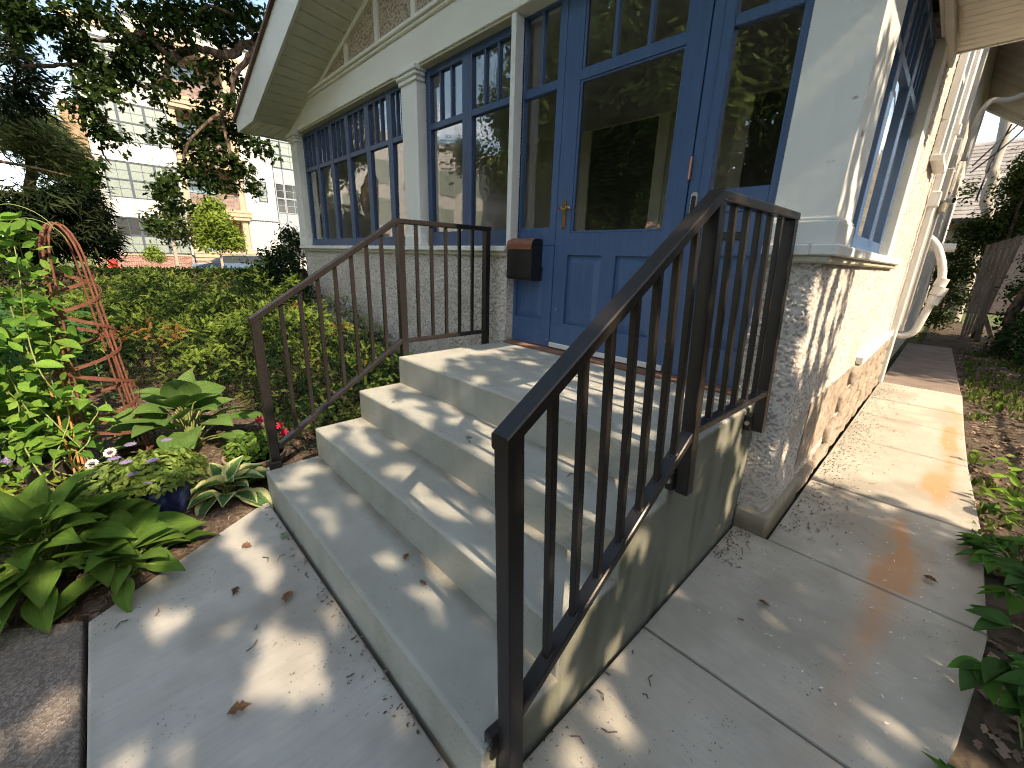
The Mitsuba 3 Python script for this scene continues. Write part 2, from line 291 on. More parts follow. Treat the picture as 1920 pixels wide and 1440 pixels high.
def tone(key, c, dt=0.7, r=0.45):
    scene[key] = {'type': 'principledthin', 'base_color': proc(lambda p, n, uv: mix([a * 0.72 for a in c], [min(1, a * 1.25) for a in c], noise(p.x * 17, p.y * 17, p.z * 17))), 'roughness': r, 'diff_trans': dt, 'eta': 1.4}
tone('vine_mat', (0.19, 0.34, 0.06)); tone('vine_dark_mat', (0.10, 0.22, 0.04)); tone('fern_mat', (0.06, 0.145, 0.05)); tone('creeper_mat', (0.065, 0.135, 0.04))
tone('lime_leaf_mat', (0.2, 0.33, 0.05))
tone('purple_petal_mat', (0.40, 0.32, 0.60)); tone('white_petal_mat', (0.74, 0.70, 0.66)); tone('red_petal_mat', (0.55, 0.03, 0.09)); tone('dry_leaf_mat', (0.17, 0.10, 0.06), 0.3, 0.8); tone('green_fallen_mat', (0.2, 0.26, 0.14), 0.3, 0.7)
mat('petal_eye_mat', (0.03, 0.015, 0.06), 0.8)

# ------------------------------------------------------------------ leaf tools
LEAF = {
    'oval': (np.array([(0, 0, 0), (.3, .2, .03), (.65, .23, .02), (1, 0, -.06), (.65, -.23, .02), (.3, -.2, .03), (.5, 0, -.02)], float),
             np.array([(6, 0, 5), (6, 5, 4), (6, 4, 3), (6, 3, 2), (6, 2, 1), (6, 1, 0)])),
    'leaf': (np.array([(-.5, 0, 0), (-.15, .3, .03), (.25, .27, .02), (.5, 0, -.05), (.25, -.27, .02), (-.15, -.3, .03)], float), np.array([(0, 5, 1), (1, 5, 2), (5, 4, 2), (2, 4, 3)])),
    'dia': (np.array([(0, 0, 0), (.5, .22, .04), (1, 0, 0), (.5, -.22, .04)], float), np.array([(0, 3, 2), (0, 2, 1)])),
    'oak': (np.array([(0, 0, 0), (.22, .1, .02), (.36, .28, .03), (.5, .13, .02), (.64, .3, .03), (.8, .13, 0), (1, 0, -.06), (.8, -.13, 0), (.64, -.3, .03), (.5, -.13, .02), (.36, -.28, .03), (.22, -.1, .02), (.5, 0, -.02)], float),
            np.array([(12, i, i - 1) if i else (12, 0, 11) for i in range(12)])),
    'thin': (np.array([(0, 0, 0), (.35, .075, .02), (1, 0, -.05), (.35, -.075, .02)], float), np.array([(0, 3, 2), (0, 2, 1)])),
    'spray': (np.array([(0, 0, 0)] + [q for i in range(6) for q in ((.08 + .13 * i, .035, 0), (.26 + .13 * i, .21 - .012 * i, .03 * ((i % 2) - .5)), (.14 + .13 * i, .0, 0),
                                                           (.14 + .13 * i, -.035, 0), (.33 + .13 * i, -.21 + .012 * i, -.03 * ((i % 2) - .5)), (.2 + .13 * i, .0, 0))] + [(.8, .03, 0), (1.05, 0, 0), (.8, -.03, 0)], float),
              np.array([(1 + 3 * i, 2 + 3 * i, 3 + 3 * i) for i in range(13)])),
}
def unit(v): return v / (np.linalg.norm(v, axis=-1, keepdims=True) + 1e-12)
def cards(rng, pos, nrm, size, kind, col, tan=None, jit=0.3):
    """one leaf-sized sheet at every pos: (mesh, vertex colours)"""
    tv, tf = LEAF[kind]; n = len(pos)
    nrm = unit(nrm)
    t = rng.normal(size=(n, 3)) if tan is None else tan + rng.normal(size=(n, 3)) * jit
    t = unit(t - nrm * (t * nrm).sum(1, keepdims=True)); b = np.cross(nrm, t)
    s = np.broadcast_to(size, (n,)) * rng.uniform(0.7, 1.3, n)
    V = pos[:, None] + s[:, None, None] * (tv[None, :, 0, None] * t[:, None] + tv[None, :, 1, None] * b[:, None] + tv[None, :, 2, None] * nrm[:, None])
    F = (tf[None] + (np.arange(n) * len(tv))[:, None, None]).reshape(-1, 3)
    return (V.reshape(-1, 3), F), np.repeat(col, len(tv), 0)
def tones(rng, n, a, b, spread=0.35, w=None):
    w = rng.uniform(0, 1, (n, 1)) if w is None else np.asarray(w)[:, None]
    c = np.array(a) * (1 - w) + np.array(b) * w
    return np.clip(c * rng.uniform(1 - spread, 1 + spread, (n, 1)) * rng.uniform(0.93, 1.07, (n, 3)), 0, 1)
def join(parts):
    V, F, Cc, o = [], [], [], 0
    for (v, f), c in parts:
        V.append(v); F.append(f + o); Cc.append(c); o += len(v)
    return (np.vstack(V), np.vstack(F)), np.vstack(Cc)
def put_cards(key, parts, bsdf='leaf_mat', kind='stuff'):
    m, c = join(parts)
    return put(key, m, bsdf, False, kind=kind, color=c)
def in_blobs(rng, blobs, dens, per=8, spread=0.09, squash=0.8):
    """clusters of leaves scattered through a crown given as balls (x, y, z, r)"""
    out, nr = [], []
    for x, y, z, r in blobs:
        k = max(3, int(dens * (r / 0.3) ** 2))
        d = unit(rng.normal(size=(k, 3))); q = d * (r * rng.uniform(0.05, 1, (k, 1)) ** 0.5)
        q[:, 2] *= squash
        c = np.repeat(np.array([x, y, z]) + q, per, 0)
        o = rng.normal(size=c.shape) * spread
        out.append(c + o); nr.append(np.repeat(d, per, 0) * 0.5 + o / spread * 0.35 + np.array([0, 0, 0.55]))
    p, n = np.vstack(out), np.vstack(nr)
    return p, n + rng.normal(size=n.shape) * 0.45
def frame(pos, tan, nrm, s, sw=None):
    t = np.array(tan, float); t /= np.linalg.norm(t); n = np.array(nrm, float); n -= t * (n @ t); n /= np.linalg.norm(n)
    M = np.eye(4); M[:3, 0], M[:3, 1], M[:3, 2], M[:3, 3] = t * s, np.cross(n, t) * (sw or s), n * s, pos
    return T(M)
def blade(n, m, width, arch, cup, ribs=0, point=1.5, heart=0.12, fold=0.0, wave=0.0, seed=0):
    """a leaf blade along +x with length 1: (mesh, uv); ribs are real ridges"""
    u = np.linspace(0, 1, n); v = np.linspace(-1, 1, m)
    U, V = np.meshgrid(u, v, indexing='ij')
    w = width * np.sin(PI * np.clip(U, 0, 1) ** 0.72) ** 0.85 * (1 - 0.25 * U ** point) + 1e-4
    X = U - heart * np.abs(V) ** 1.5 * (1 - U) ** 3 * 1.6
    Y = V * w
    Z = -arch * U ** 2 + arch * 0.6 * U + cup * (np.abs(V) ** 1.6) * w * 2 + fold * np.abs(V) * w
    if ribs: Z = Z + 0.010 * np.abs(np.sin(V * ribs * PI / 2)) * np.sin(PI * U) ** 0.5
    if wave: Z = Z + wave * np.sin(U * 9 + seed) * np.abs(V) ** 2
    return trimesh.Trimesh(np.stack([X, Y, Z], -1).reshape(-1, 3), grid(n, m), process=False), np.stack([U, V * 0.5 + 0.5], -1).reshape(-1, 2)

# ------------------------------------------------------------------ ground, paths
R0 = np.random.default_rng(7)
put('ground', sheet(lambda U, V: (U, V, U * 0 - 0.16), np.array([-400., 400.]), np.array([-400., 400.])), 'ground_mat', kind='structure')
put('street', sheet(lambda U, V: (U, V, U * 0 - 0.10), np.array([-29., -17.]), np.array([-60., 60.])), 'asphalt_mat', kind='structure')
put('far_pavement', box(-33.9, -29, -60, 60, -0.15, 0.02), 'plinth_mat', kind='structure')
def bed(U, V):
    n = meshkit.fbm(np.stack([U * 3, V * 3, U * 0], -1), 3, 5); k = meshkit.fbm(np.stack([U * 22, V * 22, U * 0 + 4], -1), 2, 9)
    e = np.where(V > -2.56, np.interp(V, [-2.56, -1.82], [-1.585, -2.05]), -1.70)
    e = np.where(V > -1.80, -2.06, e)
    inside = np.clip((U - e) / 0.03, 0, 1)
    return U, V, -0.070 + 0.06 * n + 0.03 * k - 0.1 * inside - 0.015 * np.clip(1 - (e - U) / 0.15, 0, 1)
put('garden_bed', sheet(bed, np.linspace(-10, -1.0, 340), np.linspace(-5.0, 0.2, 190)), 'mulch_mat', True, kind='structure')
def yard(U, V):
    n = meshkit.fbm(np.stack([U * 2.5, V * 2.5, U * 0 + 2], -1), 3, 8); k = meshkit.fbm(np.stack([U * 25, V * 25, U * 0 + 7], -1), 2, 3)
    return U, V, -0.09 + 0.05 * n + 0.035 * k + 0.03 * np.clip(U - 1.0, 0, 2)
put('side_yard', sheet(yard, np.linspace(0.25, 9, 260), np.linspace(-6, 16, 420)), 'soil_mat', True, kind='structure')

info('front_path', kind='structure'); info('side_path', kind='structure'); info('street_path', kind='structure')
put('front_path__slab', slab([(-2.035, -1.822), (-1.86, -2.07), (-1.63, -2.44), (-1.572, -2.553), (-0.075, -2.553), (-0.075, -1.822)], -0.14, -0.025, 0.009), 'concrete_path_mat')
put('street_path__slab', slab([(-1.60, -2.568), (-1.72, -2.75), (-1.8, -3.1), (-1.8, -4.2), (0.0, -4.2), (0.0, -2.568)], -0.14, -0.03, 0.008), 'aggregate_mat')
edge = lambda y: float(np.interp(y, [-2.8, -1.6, -1.1, -0.8, -0.5, -0.08, 0.9, 2, 3, 4.7, 9], [.25, .50, .655, .725, .768, .826, .838, .80, .79, .787, .68]))
JO = [-2.62, -1.005, -0.03, 0.92, 2.04, 2.93, 3.70, 4.68]
for a, b in zip(JO[:-1], JO[1:]):
    x0 = -0.112 if b < 0 else 0.052
    ys = np.linspace(a + .006, b - .006, 4)
    tl = 0.02 if b > 0 else 0.0
    put('side_path__slab', slab([(x0, b - .006), (x0, a + .006)] + [(edge(y), y) for y in ys], -0.14, 0.0 - 0.0015 * JO.index(a) % 0.004, 0.008), 'concrete_walk_mat')
put('side_path__slab', slab([(0.05, 9.2), (0.05, 4.69), (.785, 4.69), (.68, 9.2)], -0.14, -0.012, 0.01), 'brown_slab_mat')

# ------------------------------------------------------------------ the concrete steps
st = thing('concrete_steps', 'grey poured concrete front steps rising to the blue door', 'steps')
XL, XR, YL, TR, H, RI = -2.054, -0.1265, -0.942, 0.288, 0.6987, 0.1814
def step_mesh(y0, y1, z0, z1, b=0.016, K=5):
    rings = []
    prof0 = [(y1, z0), (y1, z1)] + [(y0 + b * (1 - math.sin(a)), z1 - b * (1 - math.cos(a))) for a in np.linspace(0, PI / 2, K)] + [(y0, z0)]
    def ring(x, ins):
        return [(x, max(y, y0 + ins) if y < y1 else y, min(z, z1 - ins)) for y, z in prof0]
    an = np.linspace(0, PI / 2, K)
    for a in an: rings.append(ring(XL + b * (1 - math.cos(a)), b * (1 - math.sin(a))))
    for a in an[::-1]: rings.append(ring(XR - b * (1 - math.cos(a)), b * (1 - math.sin(a))))
    R = np.array(rings); n, m = R.shape[:2]
    F = []
    for i in range(n - 1):
        for j in range(m):
            k = (j + 1) % m
            F += [(i * m + j, i * m + k, (i + 1) * m + k), (i * m + j, (i + 1) * m + k, (i + 1) * m + j)]
    F += [(0, j + 1, j) for j in range(1, m - 1)] + [((n - 1) * m, (n - 1) * m + j, (n - 1) * m + j + 1) for j in range(1, m - 1)]
    return trimesh.Trimesh(R.reshape(-1, 3), F, process=True)
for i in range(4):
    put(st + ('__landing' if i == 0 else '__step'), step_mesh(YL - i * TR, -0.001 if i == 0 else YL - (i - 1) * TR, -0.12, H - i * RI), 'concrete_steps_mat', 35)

# ------------------------------------------------------------------ the two handrails
def handrail(name, label, xc, lean, side):
    h = thing(name, label, 'handrail', 'bronze handrails on both sides of the steps')
    def lm(m):
        V = np.array(m.vertices)
        if lean: V[:, 0] += 0.031 * (V[:, 1] + 1.77) - 0.050 * (V[:, 2] - 1.0)
        V[:, 0] += xc
        return trimesh.Trimesh(V, m.faces, process=False)
    w = 0.046
    zt = lambda y: 1.012 + 0.6416 * (y + 1.765) if y < -0.9 else 1.567 + 0.006 * (y + 0.9)
    zl = lambda y: 0.345 + 0.645 * (y + 1.62) if y < -0.905 else 0.806
    posts = [(-1.765, -0.02 if side > 0 else 0.0), (-0.92 if side > 0 else -0.90, 0.555), (-0.178, 0.60 if side > 0 else 0.555)]
    for i, (y, zb) in enumerate(posts):
        m = box(-w / 2, w / 2, y, y + w, zb, zt(y + w / 2) - 0.031, 0.003)
        if i == 0:
            V = np.array(m.vertices); k = V[:, 2] > 0.6; V[k, 2] += 0.6416 * (V[k, 1] - (y + w / 2)) ; m = trimesh.Trimesh(V, m.faces, process=False)
        put(h + '__post', lm(m), 'rail_mat')
    # top rail: sloped piece and level piece meeting in a mitre
    tw, th = 0.05, 0.030
    def bar(pa, pb, wd, t):
        (ya, za), (yb, zb) = pa, pb; P = []; c = 0.004
        for y, z in (pa, pb):
            for sx in (-1, 1):
                P += [(sx * (wd / 2 - c), y, z), (sx * wd / 2, y, z - c), (sx * wd / 2, y, z - t + c), (sx * (wd / 2 - c), y, z - t)]
        return hull(P)
    y0, yb, y1 = -1.768, -0.9, -0.128
    put(h + '__top_rail', lm(cat_m([bar((y0, zt(y0)), (yb, zt(yb - 1e-6)), tw, th + 0.006), bar((yb, zt(yb)), (y1, zt(y1)), tw, th)])), 'rail_mat')
    ya, ybn = -1.765 + w, posts[1][0]
    put(h + '__bottom_rail', lm(cat_m([bar((ya, zl(ya)), (ybn, 0.345 + 0.645 * (ybn + 1.62)), w - 0.004, 0.031), bar((ybn + w, 0.806), (-0.178, 0.806), w - 0.004, 0.026)])), 'rail_mat')
    bw = 0.0205
    for y in [-1.612, -1.508, -1.406, -1.303, -1.202, -1.104, -1.006] + [-0.757, -0.642, -0.525, -0.408, -0.290]:
        m = box(-bw / 2, bw / 2, y - bw / 2, y + bw / 2, zl(y) - 0.012, zt(y) - th - 0.002, 0.0018)
        weld = trimesh.creation.icosphere(1, 0.015); weld.apply_scale((1, 1, .35)); weld.apply_translation((0, y, zl(y) + 0.001))
        V = np.array(weld.vertices); V[:, 2] += (0.645 if y < -0.9 else 0) * (V[:, 1] - y); weld = trimesh.Trimesh(V, weld.faces, process=False)
        put(h + '__baluster', lm(cat_m([m, weld])), 'rail_mat')
    for y, z in ((-1.742, 0.16), (-0.897, 0.605), (-0.155, 0.64)):
        if z < 0.4 or side > 0:
            m = cat_m([box(-0.052 if side > 0 else 0.022, -0.022 if side > 0 else 0.052, y - 0.045, y + 0.02, z - 0.04, z + 0.035, 0.003)])
            V = m.vertices
            k = put(h + '__bracket', lm(m), 'rail_mat')
            b = cat_m([trimesh.creation.cylinder(0.011, 0.012, sections=6, transform=trimesh.transformations.rotation_matrix(PI / 2, (1, 0, 0), (0, 0, 0)))])
            b.apply_translation((-0.036 * side, y - 0.05, z)); put(k + '__bolt', lm(b), 'bolt_mat')
    return h
handrail('handrail', 'dark bronze handrail along the right edge of the steps, nearest the viewer', -0.139, True, 1)
handrail('handrail', 'dark bronze handrail along the left edge of the steps beside the garden bed', -2.0795, False, -1)

# ------------------------------------------------------------------ the stucco house
ho = thing('porch_house', 'stucco bungalow with blue framed enclosed porch and white trim', 'house')
def rough(P, N, amp, f=62, seed=1, fine=0.45):
    """rough-cast stucco: lumps thrown on a flat wall"""
    a = meshkit.noise(P * f, seed); b = meshkit.noise(P * f * 2.3, seed + 1); c = meshkit.noise(P * 5.0, seed + 2)
    h = np.clip((a * 0.65 + b * fine - 0.35) * 2.0, 0, 1) ** 0.8
    return P + N * ((h - 0.75) * amp + (c - 0.5) * 0.006)[..., None]
def wall_grid(p0, du, dv, lu, lv, step, amp, seed, f=62):
    u = np.linspace(0, lu, max(2, int(lu / step))); v = np.linspace(0, lv, max(2, int(lv / step)))
    U, V = np.meshgrid(u, v, indexing='ij'); du, dv = np.array(du, float), np.array(dv, float)
    P = np.array(p0, float) + U[..., None] * du + V[..., None] * dv
    N = np.cross(du, dv)
    P = rough(P, N, amp, f, seed)
    return trimesh.Trimesh(P.reshape(-1, 3), grid(len(u), len(v)), process=False)
put(ho + '__front_wall', wall_grid((-6.456, 0, 0.02), (1, 0, 0), (0, 0, 1), 4.442, 1.36, 0.009, 0.009, 3, 62), 'stucco_mat', True)
# right corner pier and side wall: one skin that turns the corner
def corner_skin():
    s = np.concatenate([np.arange(-0.24, 0, 0.005), np.arange(0, 1.2, 0.0065), np.arange(1.2, 2.9, 0.011), np.arange(2.9, 6.0, 0.02)])
    z = np.arange(0.0, 1.405, 0.0075)
    S, Z = np.meshgrid(s, z, indexing='ij')
    r = 0.03
    t = np.clip((S + r) / (2 * r), 0, 1) * PI / 2
    X = np.where(S < -r, S, np.where(S > r, 0, -r + r * np.sin(t))); Y = np.where(S < -r, 0, np.where(S > r, S, r - r * np.cos(t)))
    low = np.interp(S, [-0.3, 1.3, 1.7, 2.1, 2.35, 6], [0.11, 0.12, 0.22, 0.45, 0.62, 0.62])
    ZZ = low + (1.405 - low) * Z / 1.4
    P = np.stack([X, Y, ZZ], -1); N = np.stack([np.sin(t), -np.cos(t), 0 * t], -1)
    P = P + N * (0.012 * np.clip(1 - (ZZ - low) / 0.25, 0, 1) ** 2)[..., None]
    return trimesh.Trimesh(rough(P, N, 0.0075, 92, 11).reshape(-1, 3), grid(len(s), len(z)), process=False)
put(ho + '__side_wall', corner_skin(), 'stucco_mat', True)
put(ho + '__upper_side_wall', cat_m([wall_grid((0, 2.42, 1.40), (0, 1, 0), (0, 0, 1), 3.6, 3.9, 0.016, 0.011, 21, 48)]), 'stucco_mat', True)
put(ho + '__rear_side_wall', cat_m([box(-0.3, -0.006, 5.9, 14, 0.0, 5.3), box(-6.45, -6.40, 2.8, 14, 0, 5.3), box(-6.45, -0.03, 13.9, 14, 0, 5.3), box(-6.45, -0.05, 2.8, 2.9, 3.3, 5.3)]), 'stucco_mat')
# jambs of the recess round the entrance and the stucco returns
for q in ((-2.045, -2.014, 0.004, 0.10, 0.60, 1.40), (-0.235, -0.2, 0.004, 0.3, 0.0, 1.43), (-6.45, -6.40, 0.02, 2.8, 0, 1.4)): put(ho + '__wall_return', box(*q), 'stucco_mat')
put(ho + '__left_wall', wall_grid((-6.456, 2.8, 0.02), (0, -1, 0), (0, 0, 1), 2.8, 1.36, 0.05, 0.01, 5), 'stucco_mat', True)
# plinth and stone foundation along the side
put(ho + '__plinth', cat_m([box(-0.125, 0.038, -0.038, 0.6, -0.1, 0.118, 0.012), box(-6.50, -2.06, -0.03, 0.0, -0.1, 0.055, 0.012)]), 'plinth_mat')
fd = put(ho + '__foundation', cat_m([box(-0.2, 0.006, 0.55, 6.0, -0.1, 0.60)]), 'stone_mat')
rs = np.random.default_rng(5); y = 0.62
row = 0
for z0, z1, ya in ((-0.03, 0.10, 0.6), (0.10, 0.27, 1.33), (0.27, 0.44, 1.62), (0.44, 0.60, 1.9)):
    y = ya
    while y < 5.2:
        L = rs.uniform(0.28, 0.55)
        m = trimesh.creation.icosphere(2, 1.0); V = np.array(m.vertices)
        V = np.sign(V) * np.abs(V) ** 0.45
        V *= (0.028, L / 2 - 0.012, (z1 - z0) / 2 - 0.01)
        V += (0.012, y + L / 2, (z0 + z1) / 2)
        V += unit(np.array(m.vertices)) * ((meshkit.fbm(V * 9, 3, row) - 0.5) * 0.045)[:, None]
        put(fd + '__stone', trimesh.Trimesh(V, m.faces, process=False), 'stone_mat', 40)
        y += L
    row += 1
put(ho + '__water_table', box(0.004, 0.05, 2.1, 5.2, 0.605, 0.665, 0.004), 'white_paint_mat')
put(ho + '__sill', cat_m([box(-6.54, -2.0, -0.052, 0.12, 1.402, 1.442, 0.006), box(-0.238, -0.0505, -0.052, 0.3, 1.404, 1.4515, 0.005), box(-0.05, 0.052, -0.052, 2.78, 1.404, 1.4515, 0.006)]), 'white_paint_mat')
put(ho + '__sill_molding', cat_m([box(-6.51, -2.0, -0.026, 0.0, 1.366, 1.404, 0.008), box(-0.238, 0.03, -0.034, 0.02, 1.372, 1.406, 0.008), box(0.0, 0.030, 0.0, 2.76, 1.372, 1.406, 0.008)]), 'molding_mat')

# columns
def column(x0, x1, y0=-0.03, corner=False):
    k = put(ho + '__column', box(x0, x1, y0, 0.20, 1.443, 2.80, 0.004), 'white_paint_mat')
    put(k + '__capital', cat_m([box(x0 - .018, x1 + .018, y0 - .018, 0.05, 2.795, 2.83, 0.006), box(x0 - .034, x1 + .034, y0 - .034, 0.05, 2.83, 2.865, 0.01), box(x0 - .046, x1 + .046, y0 - .046, 0.05, 2.865, 2.905, 0.004)]), 'white_paint_mat')
    put(k + '__base', box(x0 - .012, x1 + .012, y0 - .012, 0.05, 1.443, 1.54, 0.006), 'white_paint_mat')
column(-6.50, -6.26); column(-3.445, -3.185)
k = put(ho + '__column', cat_m([box(-0.232, 0.014, -0.012, 0.36, 1.56, 3.17, 0.004)]), 'white_paint_mat')
put(k + '__base', cat_m([box(-0.236, 0.028, -0.026, 0.375, 1.452, 1.548, 0.004), box(-0.234, 0.022, -0.020, 0.37, 1.548, 1.562, 0.003)]), 'white_paint_mat')
put(ho + '__corner_trim', box(-2.012, -1.966, -0.02, 0.06, 1.443, 2.9, 0.003), 'white_paint_mat')

# beam, ledge and gable
put(ho + '__beam', cat_m([box(-6.50, -0.234, -0.035, 0.18, 2.902, 3.165, 0.004), box(-0.03, 0.024, 0.362, 2.42, 2.902, 3.165, 0.004)]), 'beam_paint_mat')
put(ho + '__beam_molding', cat_m([box(-6.2, -3.45, -0.02, 0.1, 2.884, 2.902, 0.003), box(-3.18, -2.02, -0.02, 0.1, 2.884, 2.902, 0.003)]), 'molding_mat')
put(ho + '__ledge', cat_m([box(-6.0, 0.0, -0.075, 0.1, 3.196, 3.228, 0.005), box(-6.0, 0.0, -0.055, 0.1, 3.166, 3.196, 0.008)]), 'beam_paint_mat')
zw = lambda x: 2.972 + 0.285 * (x + 6.35)      # soffit against the wall
zf = lambda x: 2.964 + 0.320 * (x + 6.35)      # soffit at the front fascia
XM = -3.22
mir = lambda x: 2 * XM - x
gw = put(ho + '__gable', ext_y([(-5.6, 3.2), (mir(-5.6), 3.2), (XM, zw(XM) + 0.05)], 0.0, 0.1), 'gable_stucco_mat')
for x in [-5.21, -4.56, -3.87, -3.22, -2.57, -1.88, -1.23]:
    zt = zw(x if x < XM else mir(x))
    put(gw + '__batten', box(x - .034, x + .034, -0.022, 0.01, 3.228, zt + 0.02, 0.003), 'beam_paint_mat')
put(ho + '__rake_trim', cat_m([beam((-6.35, -0.012, zw(-6.35) - 0.018), (XM, -0.012, zw(XM) - 0.018), 0.05, 0.04, (0, 1, 0)),
                               beam((mir(-6.35), -0.012, zw(-6.35) - 0.018), (XM, -0.012, zw(XM) - 0.018), 0.05, 0.04, (0, 1, 0))]), 'beam_paint_mat')
so = put(ho + '__soffit', cat_m([box(-7.12, -6.44, -0.48, 2.8, 2.985, 2.995), box(0.0, 0.70, -0.48, 2.76, 2.987, 2.995)]), 'soffit_mat')
xb = np.arange(-6.35, XM - 0.05, 0.155)
for i, x in enumerate(xb):
    xe = min(x + 0.155, XM); g = 0.004
    for f in (lambda q: q, mir):
        if f is mir and x > -5.6 and i % 2: pass
        a, b = x + 2 * g, xe - g
        P = [(f(q), yy, z + dz) for q in (a, b) for yy, z in ((-0.47, zf(q)), (0.02, zw(q))) for dz in (0.0, 0.012)]
        put(so + '__board', hull(P), 'soffit_mat')
y = -0.46
while y < 2.7:
    put(so + '__board', box(-7.10, -6.36, y + 0.003, y + 0.117, 2.964, 2.986, 0.004), 'soffit_mat')
    y += 0.12
y = -0.46
while y < 2.72:
    ye = min(y + 0.1, 2.76)
    put(so + '__board', box(0.006, 0.70, y + 0.003, ye - 0.001, 2.968, 2.988, 0.004), 'soffit_mat')
    y += 0.1
zt = lambda x: 3.105 + 0.32 * (x + 7.17)
pf = [(-7.16, 2.958), (-7.16, zt(-7.16)), (XM, zt(XM)), (mir(-7.16), zt(-7.16)), (mir(-7.16), 2.958), (mir(-6.36), 2.958), (XM, zf(XM) - 0.01), (-6.36, 2.958)]
put(ho + '__fascia', cat_m([ext_y(pf, -0.505, -0.475), box(-7.16, -7.13, -0.475, 2.8, 2.958, 3.11), box(0.70, 0.73, -0.475, 2.765, 2.958, 3.11), box(-0.0, 0.70, 2.745, 2.765, 2.96, 3.3), box(0.001, 0.03, 2.70, 2.77, 2.90, 3.1)]), 'white_paint_mat')
pr = [(-7.20, zt(-7.2) + 0.004), (-7.2, zt(-7.2) + 0.045), (XM, zt(XM) + 0.045), (mir(-7.2), zt(-7.2) + 0.045), (mir(-7.2), zt(-7.2) + 0.004), (XM, zt(XM) + 0.004)]
put(ho + '__porch_roof', ext_y(pr, -0.54, 2.9), 'shingle_mat')
put(ho + '__frieze', cat_m([box(0.0, 0.045, 0.36, 2.44, 2.86, 2.902, 0.004), box(0.0, 0.03, 2.40, 2.745, 2.87, 2.966, 0.004)]), 'soffit_mat')
# main roof behind the porch, with its sloped eave over the side path
put(ho + '__main_roof', cat_m([hull([(-7.3, yy, 4.65 + dz) for yy in (2.4, 14.2) for dz in (0.12, 0.2)] + [(-3.2, yy, 7.6 + dz) for yy in (2.4, 14.2) for dz in (0.0, 0.1)]),
                               hull([(0.95, yy, 4.61 + dz) for yy in (4.0, 14.05) for dz in (0.10, 0.2)] + [(-3.2, yy, 7.6 + dz) for yy in (4.0, 14.05) for dz in (0.0, 0.1)])]), 'shingle_mat')
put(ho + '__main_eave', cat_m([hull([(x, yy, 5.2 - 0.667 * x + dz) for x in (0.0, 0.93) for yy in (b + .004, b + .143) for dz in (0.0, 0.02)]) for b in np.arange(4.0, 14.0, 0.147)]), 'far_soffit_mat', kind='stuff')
put(ho + '__rear_gutter', beam((0.96, 4.0, 4.64), (0.96, 14.0, 4.64), 0.1, 0.11), 'pvc_mat')

# windows with panes that really mirror the garden
def pane(a, b, z0, z1, at, axis='y', wob=0.004, seed=0, res=0.05):
    nu, nv = max(3, int((b - a) / res)), max(3, int((z1 - z0) / res))
    u, v = np.linspace(a, b, nu), np.linspace(z0, z1, nv)
    U, V = np.meshgrid(u, v, indexing='ij')
    w = (meshkit.fbm(np.stack([U * 5 + seed * 3.1, V * 2.6, U * 0 + seed], -1), 2, seed) - 0.5) * wob
    tilt = np.random.default_rng(seed).normal(0, 0.004, 2)
    w = w + tilt[0] * (U - (a + b) / 2) + tilt[1] * (V - (z0 + z1) / 2)
    P = np.stack([U, at + w, V] if axis == 'y' else [at + w, U, V], -1)
    return trimesh.Trimesh(P.reshape(-1, 3), grid(nu, nv), process=False)
_s = [0]
def sash(parent, name, a, b, z0, zm, z1, at, nl, axis='y', fw=0.045, tr=0.05, d=0.05, mu=0.018, blue='window_blue_mat'):
    """a window sash: frame, transom, the small upper lights and their bars, the panes"""
    def bx(u0, u1, v0, v1, e0, e1, bev=0.004):
        return box(u0, u1, at + e0, at + e1, v0, v1, bev) if axis == 'y' else box(at - e1, at - e0, u0, u1, v0, v1, bev)
    w = put(f'{parent}__{name}', cat_m([bx(a, a + fw, z0, z1, 0, d), bx(b - fw, b, z0, z1, 0, d), bx(a + fw - .001, b - fw + .001, z0, z0 + fw * 2.1, 0.002, d), bx(a + fw - .001, b - fw + .001, z1 - fw, z1, 0.002, d), bx(a + fw - .001, b - fw + .001, zm, zm + tr, 0.004, d)]), blue)
    g = d * 0.55 * (1 if axis == 'y' else -1)
    _s[0] += 1
    put(w + '__pane', pane(a + fw - .004, b - fw + .004, z0 + fw * 2.1 - .004, zm + .004, at + g, axis, 0.004, _s[0]), 'glass_mat', True)
    ua = np.linspace(a + fw, b - fw, nl + 1)
    for i in range(nl):
        _s[0] += 1
        put(w + '__pane', pane(ua[i] - .002, ua[i + 1] + .002, zm + tr - .004, z1 - fw + .004, at + g, axis, 0.003, _s[0]), 'glass_mat', True)
    for i in range(1, nl):
        put(w + '__glazing_bar', bx(ua[i] - mu / 2, ua[i] + mu / 2, zm + tr - .002, z1 - fw + .002, 0.006, d - .006, 0.002), blue)
    return w
ME = [-6.24, -5.765, -5.303, -4.825, -4.315, -3.832, -3.458]
for a, b in zip(ME[:-1], ME[1:]): sash(ho, 'window', a + .001, b - .001, 1.443, 2.415, 2.885, 0.05, 3)
for a, b in ((-3.165, -2.585), (-2.583, -2.014)): sash(ho, 'window', a, b, 1.443, 2.415, 2.885, 0.05, 3, fw=0.06)
